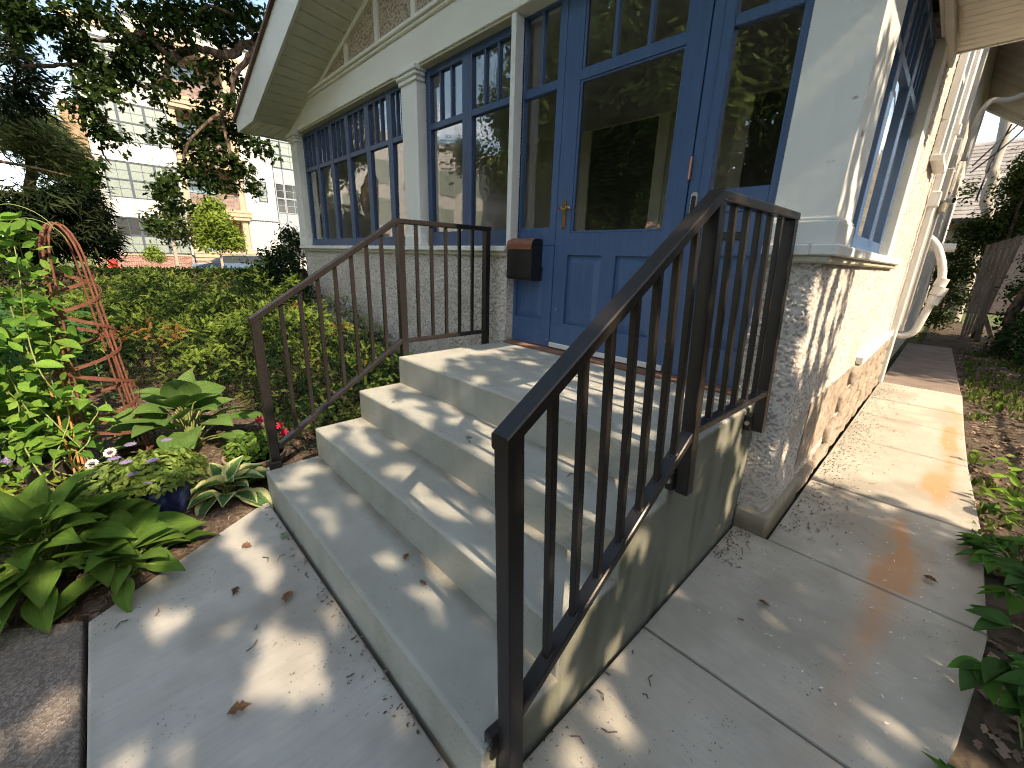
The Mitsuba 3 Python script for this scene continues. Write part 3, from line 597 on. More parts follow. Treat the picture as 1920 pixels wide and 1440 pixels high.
# entrance: door between two sidelights
sl = sash(ho, 'sidelight', -2.03, -1.612, 1.45, 2.42, 2.95, 0.08, 2, fw=0.058, tr=0.055, blue='blue_paint_mat')
def raised_panel(key, a, b, z0, z1, y):
    o, i1 = 0.018, 0.055
    P = cat_m([hull([(a, y + .012, z0), (b, y + .012, z0), (b, y + .012, z1), (a, y + .012, z1)] + [(a + i1, y, z0 + i1), (b - i1, y, z0 + i1), (b - i1, y, z1 - i1), (a + i1, y, z1 - i1)] + [(a, y + .03, z0), (b, y + .03, z1), (a, y + .03, z1), (b, y + .03, z0)]),])
    return put(key, P, 'blue_paint_mat')
def panel_face(x0, x1, z0, z1, y0, y1, holes):
    """a leaf of wood with openings cut through (boxes between them)"""
    xs = sorted({x0, x1, *[h[0] for h in holes], *[h[1] for h in holes]}); zs = sorted({z0, z1, *[h[2] for h in holes], *[h[3] for h in holes]})
    from shapely import Polygon, box as sbox
    P = sbox(x0, z0, x1, z1)
    for a, b, c, d in holes: P = P.difference(sbox(a, c, b, d))
    return ext_y_poly(P, y0, y1)
def ext_y_poly(P, y0, y1):
    m = trimesh.creation.extrude_polygon(P, y1 - y0, engine='earcut'); V = np.asarray(m.vertices)
    return trimesh.Trimesh(np.stack([V[:, 0], y1 - V[:, 2], V[:, 1]], 1), m.faces, process=False)
k = put(ho + '__sidelight_panel', panel_face(-2.014, -1.612, 0.716, 1.449, 0.08, 0.125, [(-1.985, -1.705, 0.912, 1.29)]), 'blue_paint_mat')
raised_panel(k + '__raised_panel', -1.985, -1.705, 0.912, 1.29, 0.088)
door = put(ho + '__door', panel_face(-1.604, -0.694, 0.724, 2.95, 0.08, 0.122, [(-1.488, -1.205, 0.908, 1.388), (-1.100, -0.817, 0.908, 1.388), (-1.478, -0.803, 1.53, 2.425), (-1.472, -0.806, 2.474, 2.9)]), 'blue_paint_mat')
raised_panel(door + '__raised_panel', -1.488, -1.205, 0.908, 1.388, 0.088); raised_panel(door + '__raised_panel', -1.100, -0.817, 0.908, 1.388, 0.088)
put(door + '__pane', pane(-1.480, -0.801, 1.528, 2.427, 0.105, 'y', 0.006, 41), 'glass_mat', True)
xs = np.linspace(-1.472, -0.806, 4)
for i in range(3):
    put(door + '__pane', pane(xs[i], xs[i + 1], 2.472, 2.9, 0.105, 'y', 0.005, 50 + i), 'glass_mat', True)
    if i: put(door + '__glazing_bar', box(xs[i] - .012, xs[i] + .012, 0.086, 0.118, 2.47, 2.903, 0.003), 'blue_paint_mat')
stop = lambda a, b, c, d: cat_m([box(a - .001, a + .014, 0.084, 0.1, c, d, .004), box(b - .014, b + .001, 0.084, 0.1, c, d, .004), box(a, b, 0.086, 0.1, c - .001, c + .014, .004), box(a, b, 0.086, 0.1, d - .014, d + .001, .004)])
put(door + '__glazing_bead', cat_m([stop(-1.478, -0.803, 1.53, 2.425), stop(-1.472, -0.806, 2.474, 2.9)]), 'blue_paint_mat')
put(door + '__sweep', box(-1.602, -0.696, 0.066, 0.080, 0.722, 0.757, 0.003), 'aluminium_mat')
hd = put(door + '__handle', cat_m([box(-1.549, -1.522, 0.068, 0.082, 1.560, 1.742, 0.005)]), 'brass_mat')
put(hd + '__lever', tube(smooth_path([(-1.575, 0.058, 1.688), (-1.55, 0.045, 1.698), (-1.532, 0.036, 1.688), (-1.51, 0.034, 1.676), (-1.485, 0.038, 1.688), (-1.462, 0.042, 1.678)], 4), 0.0075, 8), 'brass_mat')
put(door + '__hinge', cat_m([lathe([(0, -.056), (.006, -.056), (.009, -.05), (.0085, -.02), (.011, -.018), (.011, -.012), (.0085, -.01), (.0085, .02), (.011, .022), (.011, .028), (.0085, .03), (.009, .05), (.005, .06), (0, .062)], 12, (-0.689, 0.070, 1.835))]), 'copper_hinge_mat')
put(door + '__hinge', cat_m([lathe([(0, -.056), (.006, -.056), (.009, -.05), (.0085, .05), (.005, .06), (0, .062)], 12, (-0.689, 0.070, 0.95))]), 'copper_hinge_mat')
k = put(ho + '__sidelight_panel', panel_face(-0.686, -0.238, 0.716, 1.609, 0.08, 0.125, [(-0.575, -0.285, 0.912, 1.40)]), 'blue_paint_mat')
raised_panel(k + '__raised_panel', -0.575, -0.285, 0.912, 1.40, 0.088)
sash(ho, 'sidelight', -0.632, -0.238, 1.611, 2.432, 2.95, 0.08, 2, fw=0.054, tr=0.05, blue='blue_paint_mat')
put(ho + '__door_post', cat_m([box(-0.688, -0.633, 0.082, 0.13, 1.611, 2.95, 0.003), box(-2.03, -0.232, 0.07, 0.16, 2.95, 2.999, 0.003), box(-1.6115, -1.6045, 0.095, 0.13, 0.72, 2.95)]), 'blue_paint_mat')
bell = put(ho + '__door_lock', cat_m([hull([(-0.645 + 0.017 * math.cos(a) , yy, 1.66 + s * 0.042 + 0.017 * math.sin(a)) for a in np.linspace(0, 2 * PI, 16) for s in (-1, 1) for yy in (0.066, 0.080)])]), 'grey_metal_mat')
put(bell + '__keypad', hull([(-0.645 + 0.012 * math.cos(a), yy, 1.655 + s * 0.034 + 0.012 * math.sin(a)) for a in np.linspace(0, 2 * PI, 12) for s in (-1, 1) for yy in (0.062, 0.070)]), 'black_mat')
put(ho + '__letter_slot', box(-0.50, -0.36, 0.072, 0.09, 1.475, 1.515, 0.004), 'black_mat')
put(ho + '__threshold', cat_m([box(-2.012, -0.240, -0.022, 0.08, 0.7, 0.7135, 0.003)]), 'sill_wood_mat')

# side window
for a, b in ((0.42, 1.0), (1.003, 1.60), (1.603, 2.18)): sash(ho, 'side_window', a, b, 1.448, 2.44, 2.88, -0.05, 3, 'x', fw=0.05, blue='blue_paint_mat')
for q in ((-0.12, 0.012, 2.185, 2.42, 1.447, 2.9, 0.004), (-0.12, -0.02, 0.362, 0.418, 1.448, 2.9, 0.003)): put(ho + '__side_window_trim', box(*q), 'beam_paint_mat')
bl = put(ho + '__window_blind', cat_m([box(-0.19, -0.17, y0, y0 + 0.53, 1.5, 2.9) for y0 in (0.45, 1.04, 1.64)]), 'blind_mat')
# narrow window on the side wall of the main house
nw = put(ho + '__narrow_window', cat_m([box(0.004, 0.06, 3.42, 3.51, 2.38, 3.95, 0.004), box(0.004, 0.06, 4.03, 4.12, 2.38, 3.95, 0.004), box(0.004, 0.06, 3.42, 4.12, 3.95, 4.05, 0.004), box(0.004, 0.095, 3.38, 4.16, 2.33, 2.38, 0.004)]), 'white_paint_mat')
put(nw + '__pane', box(0.012, 0.02, 3.51, 4.03, 2.38, 3.95), 'far_dark_mat')
put(nw + '__sash_bar', box(0.02, 0.04, 3.51, 4.03, 3.10, 3.15), 'white_paint_mat')
# downspout and corner boards
ds = put(ho + '__downspout', cat_m([box(0.018, 0.085, 4.46, 4.55, 0.02, 4.75, 0.012), box(0.012, 0.105, 4.43, 4.58, 2.05, 2.2, 0.006), box(0.018, 0.10, 4.46, 4.55, 2.75, 2.85, 0.006)]), 'pvc_mat')
put(ho + '__conduit', cat_m([box(0.02, 0.06, 4.75, 4.82, 0.3, 4.4, 0.006), tube([(0.05, 4.98, 0.7), (0.05, 4.98, 2.2)], 0.028, 10), box(0.015, 0.13, 4.9, 5.06, 2.15, 2.5, 0.01), box(0.015, 0.12, 4.91, 5.05, 2.62, 2.8, 0.01), box(0.02, 0.10, 5.15, 5.22, 0.6, 4.9, 0.006)]), 'grey_metal_mat')
put(ho + '__meter_box', cat_m([box(0.02, 0.15, 5.02, 5.18, 2.25, 2.48, 0.01), lathe([(0, 0), (.06, 0), (.06, .1), (0, .1)], 16, (0.09, 5.1, 2.05))]), 'meter_mat')
put(ho + '__eave_pipe', tube(smooth_path([(0.12, 6.9, 2.9), (0.125, 6.9, 3.35), (0.16, 6.9, 3.56), (0.24, 6.92, 3.63), (0.42, 6.95, 3.62), (0.95, 7.0, 4.0)], 6), 0.035, 10), 'grey_metal_mat')

# the porch room behind the glass
rm = put(ho + '__porch_room', cat_m([box(-6.4, -0.13, 2.70, 2.76, 0.6, 3.0), box(-6.4, -0.13, 0.14, 2.7, 0.62, 0.66), box(-6.4, -6.35, 0.14, 2.7, 0.6, 3.0), box(-6.4, -0.13, 0.14, 2.7, 2.99, 3.0), box(-6.35, -2.05, 0.14, 0.18, 0.66, 1.42), box(-0.20, -0.15, 0.14, 2.7, 0.6, 1.42)]), 'room_mat')
put(rm + '__inner_door', cat_m([box(-3.30, -2.36, 2.685, 2.70, 0.68, 2.98)]), 'dark_room_mat')
put(rm + '__inner_window', cat_m([box(-1.36, -0.70, 2.685, 2.70, 1.3, 2.97)]), 'dark_room_mat')
tb = lambda a, b, z0, z1, w: cat_m([box(a - w, a, 2.66, 2.70, z0, z1 + w), box(b, b + w, 2.66, 2.70, z0, z1 + w), box(a, b, 2.66, 2.70, z1, z1 + w)])
put(rm + '__door_casing', tb(-3.30, -2.36, 0.66, 2.98, 0.14), 'room_trim_mat'); put(rm + '__window_casing', cat_m([tb(-1.36, -0.70, 1.3, 2.97, 0.13), box(-1.5, -0.56, 2.64, 2.70, 1.24, 1.3)]), 'room_trim_mat')
put(rm + '__blind', cat_m([box(-3.28, -2.38, 2.675, 2.684, 0.9 + 0.05 * i, 0.93 + 0.05 * i) for i in range(38)]), 'dark_room_mat', kind='stuff')

# mailbox on the sidelight
mb = thing('mailbox', 'black wall mailbox with brown curved lid left of the blue door', 'mailbox')
def mbx(prof, x0, x1):
    from shapely import Polygon
    m = trimesh.creation.extrude_polygon(Polygon(prof), x1 - x0, engine='earcut'); V = np.asarray(m.vertices)
    return trimesh.Trimesh(np.stack([x0 + V[:, 2], V[:, 0], V[:, 1]], 1), m.faces, process=False)
arc = lambda cy, cz, r, a0, a1, n=8: [(cy + r * math.cos(a), cz + r * math.sin(a)) for a in np.linspace(a0, a1, n)]
body = [(0.076, 1.20)] + arc(-0.008, 1.225, 0.025, -PI / 2, -PI, 6)[0:] + [(-0.033, 1.43)] + arc(0.017, 1.44, 0.05, PI, PI / 2, 8) + [(0.076, 1.49)]
put(mb + '__body', mbx(body, -1.978, -1.722), 'black_mat', 35)
lid = [(0.074, 1.497)] + arc(0.015, 1.442, 0.055, PI / 2, PI, 8) + [(-0.040, 1.418), (-0.034, 1.418)] + arc(0.015, 1.442, 0.0495, PI, PI / 2, 8) + [(0.074, 1.4915)]
put(mb + '__lid', mbx(lid, -1.980, -1.724), 'box_cover_mat', 35)

# drain pipe on the far side wall
dp = thing('drain_pipe', 'white plastic drain pipe with elbow on the side wall', 'pipe')
put(dp + '__pipe', tube(smooth_path([(0.05, 5.3, 1.78), (0.11, 5.3, 1.74), (0.19, 5.3, 1.63), (0.265, 5.3, 1.45), (0.30, 5.3, 1.30), (0.31, 5.3, 1.15), (0.27, 5.3, 0.95), (0.225, 5.3, 0.68), (0.20, 5.3, 0.60), (0.15, 5.3, 0.55), (0.02, 5.3, 0.54)], 6), 0.042, 14), 'pvc_mat', True)
for z, x, r in ((1.24, 0.306, 0.062), (1.02, 0.288, 0.066), (1.13, 0.31, 0.075)): put(dp + '__collar', tube([(x + .012, 5.3, z + .05), (x - .008, 5.3, z - .05)], r, 14), 'pvc_mat', 40)
vp = thing('vent_stub', 'white round vent stub sticking out of the side wall', 'vent')
put(vp + '__tube', tube([(0.0, 5.75, 1.67), (0.33, 5.75, 1.67)], 0.055, 14), 'pvc_mat', 40)
vp = thing('vent_stub', 'short vent pipe with black opening on the side wall under the meter', 'vent')
k = put(vp + '__tube', tube([(0.0, 5.45, 2.20), (0.19, 5.35, 2.20)], 0.04, 14), 'pvc_mat', 40)
put(vp + '__opening', tube([(0.18, 5.3505, 2.20), (0.192, 5.345, 2.20)], 0.033, 14), 'black_mat')

# ------------------------------------------------------------------ the apartment building across the street
ab = thing('apartment_building', 'white panelled apartment building with brick base and tan balconies across the street', 'building')
XB = -34.0
fb = lambda y0, y1, z0, z1, x0=0.0, x1=0.1: box(XB + x0, XB + x1, y0, y1, z0, z1)
put(ab + '__core', cat_m([box(-48, XB - 0.12, -1.40, 2.3, 0, 12.3), box(-48, -35.4, 2.2, 5.7, 0, 12.3), box(-48, XB - 0.12, 5.6, 24, 0, 12.3)]), 'panel_grey_mat')
put(ab + '__brick_base', cat_m([fb(-1.45, 2.14, -0.1, 0.86, -0.3, 0.03)]), 'brick_mat')
put(ab + '__stone_band', fb(-1.47, 2.16, 0.86, 0.96, -0.3, 0.07), 'tan_trim_mat')
put(ab + '__corner_panel', cat_m([fb(-1.45, -1.12, 0.96, 12.4, -0.3, 0.02), fb(2.2, 2.32, 0.96, 12.4, -0.3, 0.02)]), 'panel_white_mat')
FL = [(1.0, 3.0), (4.05, 6.0), (7.05, 9.05), (10.1, 12.0)]
BAY = [(-1.1, -0.03), (-0.03, 1.14), (1.14, 2.2)]
for f, (z0, z1) in enumerate(FL):
    zn = FL[f + 1][0] if f < 3 else 12.4
    for i, (a, b) in enumerate(BAY):
        put(ab + '__panel', fb(a + .008, b - .008, z1 + .01, zn - .01, -0.12, 0.015), 'panel_white_mat')
        m = (z0 + z1) / 2; A, B = a + .06, b - .06; ym = (A + B) / 2
        w = put(ab + '__window', cat_m([fb(a, A, z0, z1, -.12, -.005), fb(B, b, z0, z1, -.12, -.005), fb(A, B, z0, z0 + .06, -.12, -.01), fb(A, B, z1 - .06, z1, -.12, -.01), fb(A, B, m - .04, m + .04, -.10, -.02),
                                        fb(ym - .012, ym + .012, z0 + .05, z1 - .05, -.1, -.035), fb(A, B, z0 + .5, z0 + .522, -.1, -.034), fb(A, B, m + .5, m + .522, -.1, -.034)]), 'far_frame_mat')
        put(w + '__pane', fb(A, B, m, z1, -.1, -.05), 'far_dark_mat' if f == 0 and i < 2 else 'far_shade_mat')
        put(w + '__pane', fb(A, B, z0, m, -.1, -.052), 'far_shade_mat')
put(ab + '__cornice', cat_m([fb(-1.5, 2.4, 12.4, 12.75, -0.4, 0.12), fb(5.6, 24, 12.4, 12.75, -0.4, 0.05)]), 'tan_trim_mat')
put(ab + '__penthouse', cat_m([box(-46, -34.6, 1.0, 24, 12.3, 13.6)] + [box(-34.62, -34.55, y, y + 0.17, 12.75, 13.5) for y in np.arange(1.1, 12, 0.3)]), 'panel_white_mat')
put(ab + '__roof_edge', box(-46.2, -34.4, 0.95, 24.1, 13.6, 14.0), 'panel_grey_mat')
# balcony bay
put(ab + '__balcony_recess', cat_m([box(-35.4, -35.3, 2.3, 5.65, 0.9, 12.4), box(-35.3, XB, 2.28, 2.33, 0.9, 12.4), box(-35.3, XB - 0.02, 5.60, 5.66, 0.9, 12.4)]), 'tan_wall_mat')
put(ab + '__pier', fb(2.33, 2.62, 0.9, 12.4, -0.4, 0.06), 'tan_trim_mat'); put(ab + '__pier', fb(5.28, 5.60, 0.9, 12.4, -0.4, 0.06), 'tan_trim_mat')
for f, z in enumerate((0.62, 3.27, 6.3, 9.35, 12.3)):
    k = put(ab + '__balcony', cat_m([box(-35.3, XB + 0.25, 2.34, 5.75, z, z + 0.22), box(-35.3, XB + 0.32, 2.32, 5.85, z + 0.22, z + 0.46), box(-35.3, XB + 0.36, 2.3, 5.9, z + 0.46, z + 0.62)]), 'tan_trim_mat')
    if f in (1, 2, 3):
        put(k + '__parapet', box(XB + 0.05, XB + 0.22, 2.65, 5.26, z + 0.62, z + 1.4), 'brown_brick_mat')
    if f < 4:
        put(k + '__glass_door', box(-35.29, -35.25, 2.75, 4.2, z + 0.65, z + 2.55), 'door_glass_mat')
        put(k + '__rail', cat_m([box(XB + .1, XB + .14, 2.6, 5.3, z + 1.45, z + 1.5)] + [box(XB + .11, XB + .13, y, y + .02, z + .62, z + 1.45) for y in np.arange(2.7, 5.3, .13)]) if f == 0 else box(XB + .08, XB + .16, 2.65, 5.26, z + 1.40, z + 1.46), 'far_frame_mat')
        put(k + '__door_frame', cat_m([box(-35.3, -35.2, y, y + .06, z + .62, z + 2.6) for y in (2.72, 3.45, 4.18)] + [box(-35.3, -35.2, 2.72, 4.24, z + 2.55, z + 2.62)]), 'far_frame_mat')
put(ab + '__porch_base', box(-35.3, XB + 0.2, 2.34, 5.7, -0.1, 0.6), 'brown_brick_mat')
# ribbed siding and its windows
sd = put(ab + '__siding', cat_m([fb(5.66, 7.56, 0.2, 12.4, -0.1, 0.0)] + [fb(y, y + 0.075, 0.2, 12.4, -0.02, 0.03) for y in np.arange(5.68, 7.5, 0.15)]), 'panel_white_mat', kind='stuff')
put(ab + '__siding_band', fb(5.64, 7.58, 3.32, 3.38, -0.05, 0.05), 'far_frame_mat')
for z in (4.6, 7.65, 10.6):
    w = put(ab + '__window', cat_m([fb(6.5, 6.56, z, z + 1.3, .0, .05), fb(6.98, 7.04, z, z + 1.3, .0, .05), fb(6.5, 7.04, z, z + .06, .0, .05), fb(6.5, 7.04, z + 1.24, z + 1.3, .0, .05)] + [fb(6.55, 6.99, z + .22 * i, z + .22 * i + .03, .0, .046) for i in range(1, 6)]), 'far_frame_mat')
    put(w + '__pane', fb(6.55, 6.99, z + .05, z + 1.25, .0, .036), 'far_shade_mat')
for f, (z0, z1) in enumerate([(0.95, 2.85), (3.98, 5.93), (6.9, 8.6), (9.9, 11.8)]):
    for i, a in enumerate((7.6, 8.18, 9.35, 10.5)):
        b = (8.16, 9.33, 10.48, 12.0)[i]; n = 1 if i == 0 else 2
        m = (z0 + z1) / 2
        w = put(ab + '__window', cat_m([fb(a, a + .05, z0, z1, .0, .06), fb(b - .05, b, z0, z1, .0, .06), fb(a, b, z0, z0 + .05, .0, .06), fb(a, b, z1 - .05, z1, .0, .06), fb(a, b, m - .04, m + .04, .0, .055)] + [fb(a, b, q - .01, q + .01, .0, .045) for q in (z0 + .5, m + .5)] + ([fb((a + b) / 2 - .01, (a + b) / 2 + .01, z0, z1, .0, .044)] if n == 2 else [])), 'far_frame_mat' if f > 1 else 'panel_grey_mat')
        put(w + '__pane', fb(a + .04, b - .04, z0 + .04, z1 - .04, .0, .035), 'far_shade_mat' if f > 1 else 'far_dark_mat')
        zn = (3.98, 6.9, 9.9, 12.4)[f]
        put(ab + '__panel', fb(a + .006, b - .006, z1 + .01, zn - .01, -0.1, 0.02), 'panel_grey_mat')
put(ab + '__panel', fb(7.57, 24, -0.1, 0.94, -0.1, 0.02), 'panel_white_mat')
# narrow tan stair tower at its left corner
put(ab + '__stair_tower', cat_m([box(-40, -34.6, -2.35, -1.46, 0.0, 8.6)]), 'tan_wall_mat')
put(ab + '__tower_trim', cat_m([box(-40, -34.5, -2.4, -1.46, z, z + 0.14) for z in (3.1, 3.6, 6.2)] + [box(-34.6, -34.5, -2.4, -2.2, 4.9, 7.2), box(-34.6, -34.52, -2.1, -1.7, 4.3, 5.7)]), 'brown_brick_mat')

# buildings that only the window panes show
bb = thing('brick_house', 'tall orange brick house seen in the door glass reflection', 'house')
put(bb + '__wall', box(-30, -15, -36, -26, 0, 14), 'brick_mat')
for z in (2, 5, 8, 11):
    for x in (-28, -25, -22, -19): put(bb + '__window', box(x, x + 1.4, -26.02, -25.95, z, z + 1.8), 'far_shade_mat')
ob = thing('corner_building', 'pale corner building mirrored in the left porch windows', 'building')
put(ob + '__wall', box(-48, -34, -34, -7, 0, 11), 'panel_white_mat')
for z in (1, 4, 7):
    for y in np.arange(-32, -8, 3.0): put(ob + '__window', box(-34.05, -33.94, y, y + 1.9, z, z + 1.9), 'far_shade_mat' if int(y * 7 + z) % 3 else 'far_dark_mat')

# ------------------------------------------------------------------ trees
OAK = [(-10.07, -2.54, 4.63, 0.31), (-9.64, -2.32, 4.54, 0.31), (-9.88, -2.06, 4.58, 0.36), (-9.55, -1.73, 4.75, 0.28), (-10.31, -1.88, 4.34, 0.39), (-10.38, -1.43, 5.05, 0.25), (-9.23, -1.48, 4.44, 0.2), (-10.07, -1.87, 3.91, 0.3), (-9.01, -2.03, 3.29, 0.3), (-9.74, -1.9, 3.22, 0.19), (-9.23, -1.71, 3.65, 0.29), (-9.73, -1.46, 4.09, 0.35), (-9.51, -1.28, 4.27, 0.34), (-10.19, -0.96, 4.7, 0.33), (-9.51, -0.92, 4.85, 0.36), (-9.19, -1.17, 4.83, 0.18), (-9.67, -0.58, 5.16, 0.36), (-9.36, -0.57, 4.78, 0.25), (-9.46, -0.25, 5.13, 0.33), (-10.31, 0.28, 5.58, 0.45), (-9.34, 0.35, 5.42, 0.33), (-9.57, 0.56, 5.33, 0.27), (-9.98, 0.33, 5.21, 0.25), (-10.36, 0.11, 5.27, 0.25), (-9.19, -0.66, 4.11, 0.19), (-9.74, -0.96, 4.08, 0.25), (-9.39, -1.12, 3.71, 0.19), (-9.17, -0.9, 3.85, 0.16), (-9.4, -1.79, 3.02, 0.22), (-9.11, -1.64, 2.95, 0.12), (-9.85, -1.89, 3.11, 0.16), (-9.78, -2.48, 4.27, 0.23), (-9.09, 0.69, 5.26, 0.13), (-9.17, -0.36, 4.3, 0.22), (-10.26, 0.15, 4.76, 0.21), (-10.21, 0.33, 4.54, 0.21), (-10.1, -0.14, 4.17, 0.24), (-9.05, -0.09, 3.83, 0.22), (-9.79, -0.4, 3.78, 0.25), (-9.52, -0.64, 3.49, 0.21), (-9.98, -0.91, 3.37, 0.21), (-9.69, -1.15, 3.16, 0.17), (-9.86, -0.77, 3.16, 0.25), (-9.91, -0.27, 3.44, 0.32), (-9.58, 0.02, 3.54, 0.28), (-9.58, -0.56, 2.99, 0.29), (-9.13, -0.32, 2.93, 0.31), (-9.45, 0.14, 3.34, 0.26), (-9.1, 0.32, 3.21, 0.18), (-9.2, 0.48, 3.12, 0.14), (-9.01, -0.12, 2.75, 0.27), (-9.46, 0.13, 2.58, 0.19), (-10.17, 0.4, 2.51, 0.11), (-9.2, -0.89, 2.63, 0.22), (-9.05, -1.14, 2.42, 0.2), (-9.13, -1.32, 2.22, 0.16), (-9.6, -0.61, 2.59, 0.26), (-9.4, -0.41, 2.5, 0.2), (-10.1, -1.17, 2.06, 0.15), (-9.24, -1.46, 1.77, 0.15), (-9.6, -1.07, 2.17, 0.17), (-10.0, -0.08, 2.56, 0.19), (-10.31, -0.87, 2.15, 0.15), (-9.2, -2.09, 2.38, 0.15), (-9.01, -2.0, 2.55, 0.1), (-10.28, -2.19, 2.35, 0.13)]
LIMBS = {'a': [(-9.51, 0.8, 5.25, 0.072), (-9.63, 0.63, 5.09, 0.08), (-9.71, 0.37, 4.95, 0.071), (-9.66, 0.07, 4.72, 0.077), (-9.52, -0.2, 4.66, 0.06), (-9.49, -0.43, 4.61, 0.058), (-9.74, -0.59, 4.59, 0.066), (-9.57, -0.77, 4.38, 0.057)], 'b': [(-9.74, -0.75, 4.43, 0.044), (-9.53, -0.91, 4.5, 0.042), (-9.65, -1.04, 4.65, 0.042), (-9.49, -1.2, 4.56, 0.041), (-9.46, -1.44, 4.28, 0.027), (-9.6, -1.56, 4.23, 0.027)], 'c': [(-9.45, -1.2, 4.55, 0.041), (-9.66, -1.37, 4.6, 0.034), (-9.73, -1.53, 4.72, 0.033), (-9.57, -1.75, 4.69, 0.026)], 'd': [(-9.74, -0.75, 4.43, 0.051), (-9.69, -0.85, 4.25, 0.044), (-9.63, -0.94, 4.04, 0.043), (-9.57, -1.15, 3.88, 0.035), (-9.7, -1.29, 3.94, 0.028), (-9.74, -1.44, 4.02, 0.021)], 'e': [(-10.09, -0.64, 4.73, 0.038), (-10.26, -0.87, 4.78, 0.03), (-10.06, -1.19, 4.64, 0.029), (-10.08, -1.59, 4.54, 0.028), (-10.24, -1.84, 4.55, 0.021)], 'f': [(-9.21, 0.41, 4.81, 0.053), (-9.19, 0.22, 4.53, 0.045), (-9.16, 0.04, 4.29, 0.045), (-9.17, -0.02, 4.08, 0.038), (-9.18, -0.13, 3.77, 0.03), (-9.16, -0.38, 3.54, 0.026), (-9.07, -0.65, 3.27, 0.022), (-9.2, -0.83, 3.01, 0.022), (-9.22, -0.9, 2.8, 0.018)], 'g': [(-9.23, -0.01, 4.1, 0.03), (-9.38, -0.1, 3.86, 0.031), (-9.36, -0.21, 3.54, 0.023), (-9.16, -0.21, 3.08, 0.023), (-9.29, -0.2, 2.66, 0.016)], 'h': [(-9.29, 0.42, 5.07, 0.046), (-9.45, 0.35, 5.26, 0.038), (-9.32, 0.09, 5.27, 0.029), (-9.28, -0.19, 5.23, 0.029), (-9.44, -0.31, 5.11, 0.022), (-9.27, -0.42, 4.91, 0.014)], 'i': [(-10.16, -1.59, 4.01, 0.021), (-10.33, -1.75, 4.2, 0.028), (-10.16, -2.04, 4.09, 0.027), (-10.21, -2.35, 4.01, 0.027), (-10.15, -2.58, 3.92, 0.019)], 'j': [(-9.64, -1.74, 3.44, 0.014), (-9.54, -1.8, 3.19, 0.014), (-9.53, -1.81, 3.07, 0.01)], 'k': [(-9.74, -1.84, 3.02, 0.014), (-9.73, -1.9, 2.89, 0.014), (-9.55, -1.89, 2.72, 0.012), (-9.46, -1.83, 2.6, 0.008)]}
EVER = [(-11.4, -2.7, 4.68, 0.26), (-11.07, -2.65, 4.24, 0.31), (-10.85, -2.52, 3.92, 0.26), (-11.29, -2.73, 3.81, 0.27), (-11.22, -2.91, 3.6, 0.27), (-11.3, -2.6, 3.69, 0.18), (-11.21, -2.62, 4.87, 0.26), (-10.85, -3.07, 2.41, 0.44), (-11.32, -2.71, 2.51, 0.43), (-11.2, -2.93, 2.04, 0.47), (-10.56, -2.5, 2.12, 0.37), (-11.76, -2.3, 2.23, 0.36), (-10.89, -2.73, 1.69, 0.43), (-10.62, -3.1, 1.57, 0.4), (-11.3, -2.39, 1.73, 0.4), (-11.44, -2.17, 1.94, 0.23), (-10.51, -2.18, 1.54, 0.24), (-11.42, -2.6, 1.38, 0.36), (-11.5, -3.12, 1.22, 0.39), (-11.1, -2.19, 1.25, 0.19), (-10.68, -2.07, 1.36, 0.14), (-11.64, -2.57, 2.83, 0.25), (-11.29, -2.4, 2.42, 0.25), (-11.27, -3.28, 1.83, 0.37), (-10.47, -3.02, 2.76, 0.25), (-11.1, -2.09, 2.39, 0.2)]
LOC = [(-14.15, -3.01, 3.73, 0.4), (-15.79, -2.73, 4.14, 0.39), (-15.39, -2.89, 3.65, 0.44), (-14.64, -2.53, 3.55, 0.37), (-14.08, -2.33, 3.18, 0.3), (-15.12, -2.67, 3.14, 0.38), (-15.66, -2.21, 3.03, 0.22), (-15.91, -2.48, 3.14, 0.3), (-14.93, -3.23, 3.56, 0.36)]
ST1 = [(-21.31, 0.04, 2.73, 0.33), (-20.69, -0.37, 2.0, 0.28), (-20.66, 0.14, 2.23, 0.37), (-21.32, 0.4, 1.87, 0.3), (-21.22, -0.06, 1.65, 0.21), (-20.69, -0.2, 2.11, 0.28), (-20.86, 0.04, 3.44, 0.36), (-20.69, 0.22, 3.91, 0.2)]
ST2 = [(-22.16, 1.6, 3.13, 0.41), (-22.37, 1.9, 2.96, 0.37), (-22.21, 1.36, 2.69, 0.5), (-21.71, 1.7, 2.38, 0.54), (-22.23, 2.13, 1.99, 0.52), (-22.15, 1.43, 1.95, 0.6), (-22.08, 1.09, 2.24, 0.4), (-22.08, 2.26, 1.66, 0.38), (-22.09, 1.76, 1.64, 0.42), (-21.58, 1.01, 1.6, 0.31), (-22.34, 1.66, 2.61, 0.51)]
ok = thing('oak_tree', 'old oak with crooked limbs and dark leaves hanging beside the porch roof', 'tree')
def limb(pts, k=5, seed=0, kink=0.03):
    p = np.array(pts); q = smooth_path(p, k)
    r = np.random.default_rng(seed); q[1:-1, :3] += r.normal(size=(len(q) - 2, 3)) * q[1:-1, 3:4] * kink * 8
    m = tube(q[:, :3], np.maximum(q[:, 3], 0.006), 10)
    V = np.array(m.vertices); 
    V += (meshkit.fbm(V * 14, 3, seed) - 0.5)[:, None] * 0.03 * unit(r.normal(size=(1, 3)))
    return trimesh.Trimesh(V, m.faces, process=False)
put(ok + '__trunk', limb([(-9.4, 6.6, -0.1, .42), (-9.4, 6.5, 1.5, .34), (-9.4, 6.3, 3.5, .3), (-9.1, 6.0, 6.0, .26), (-8.8, 5.6, 8.5, .18)]), 'bark_mat', True)
put(ok + '__limb', limb([(-9.3, 6.2, 4.2, .22), (-9.5, 4.2, 5.3, .16), (-9.45, 2.2, 5.75, .12)] + LIMBS['a']), 'bark_mat', True)
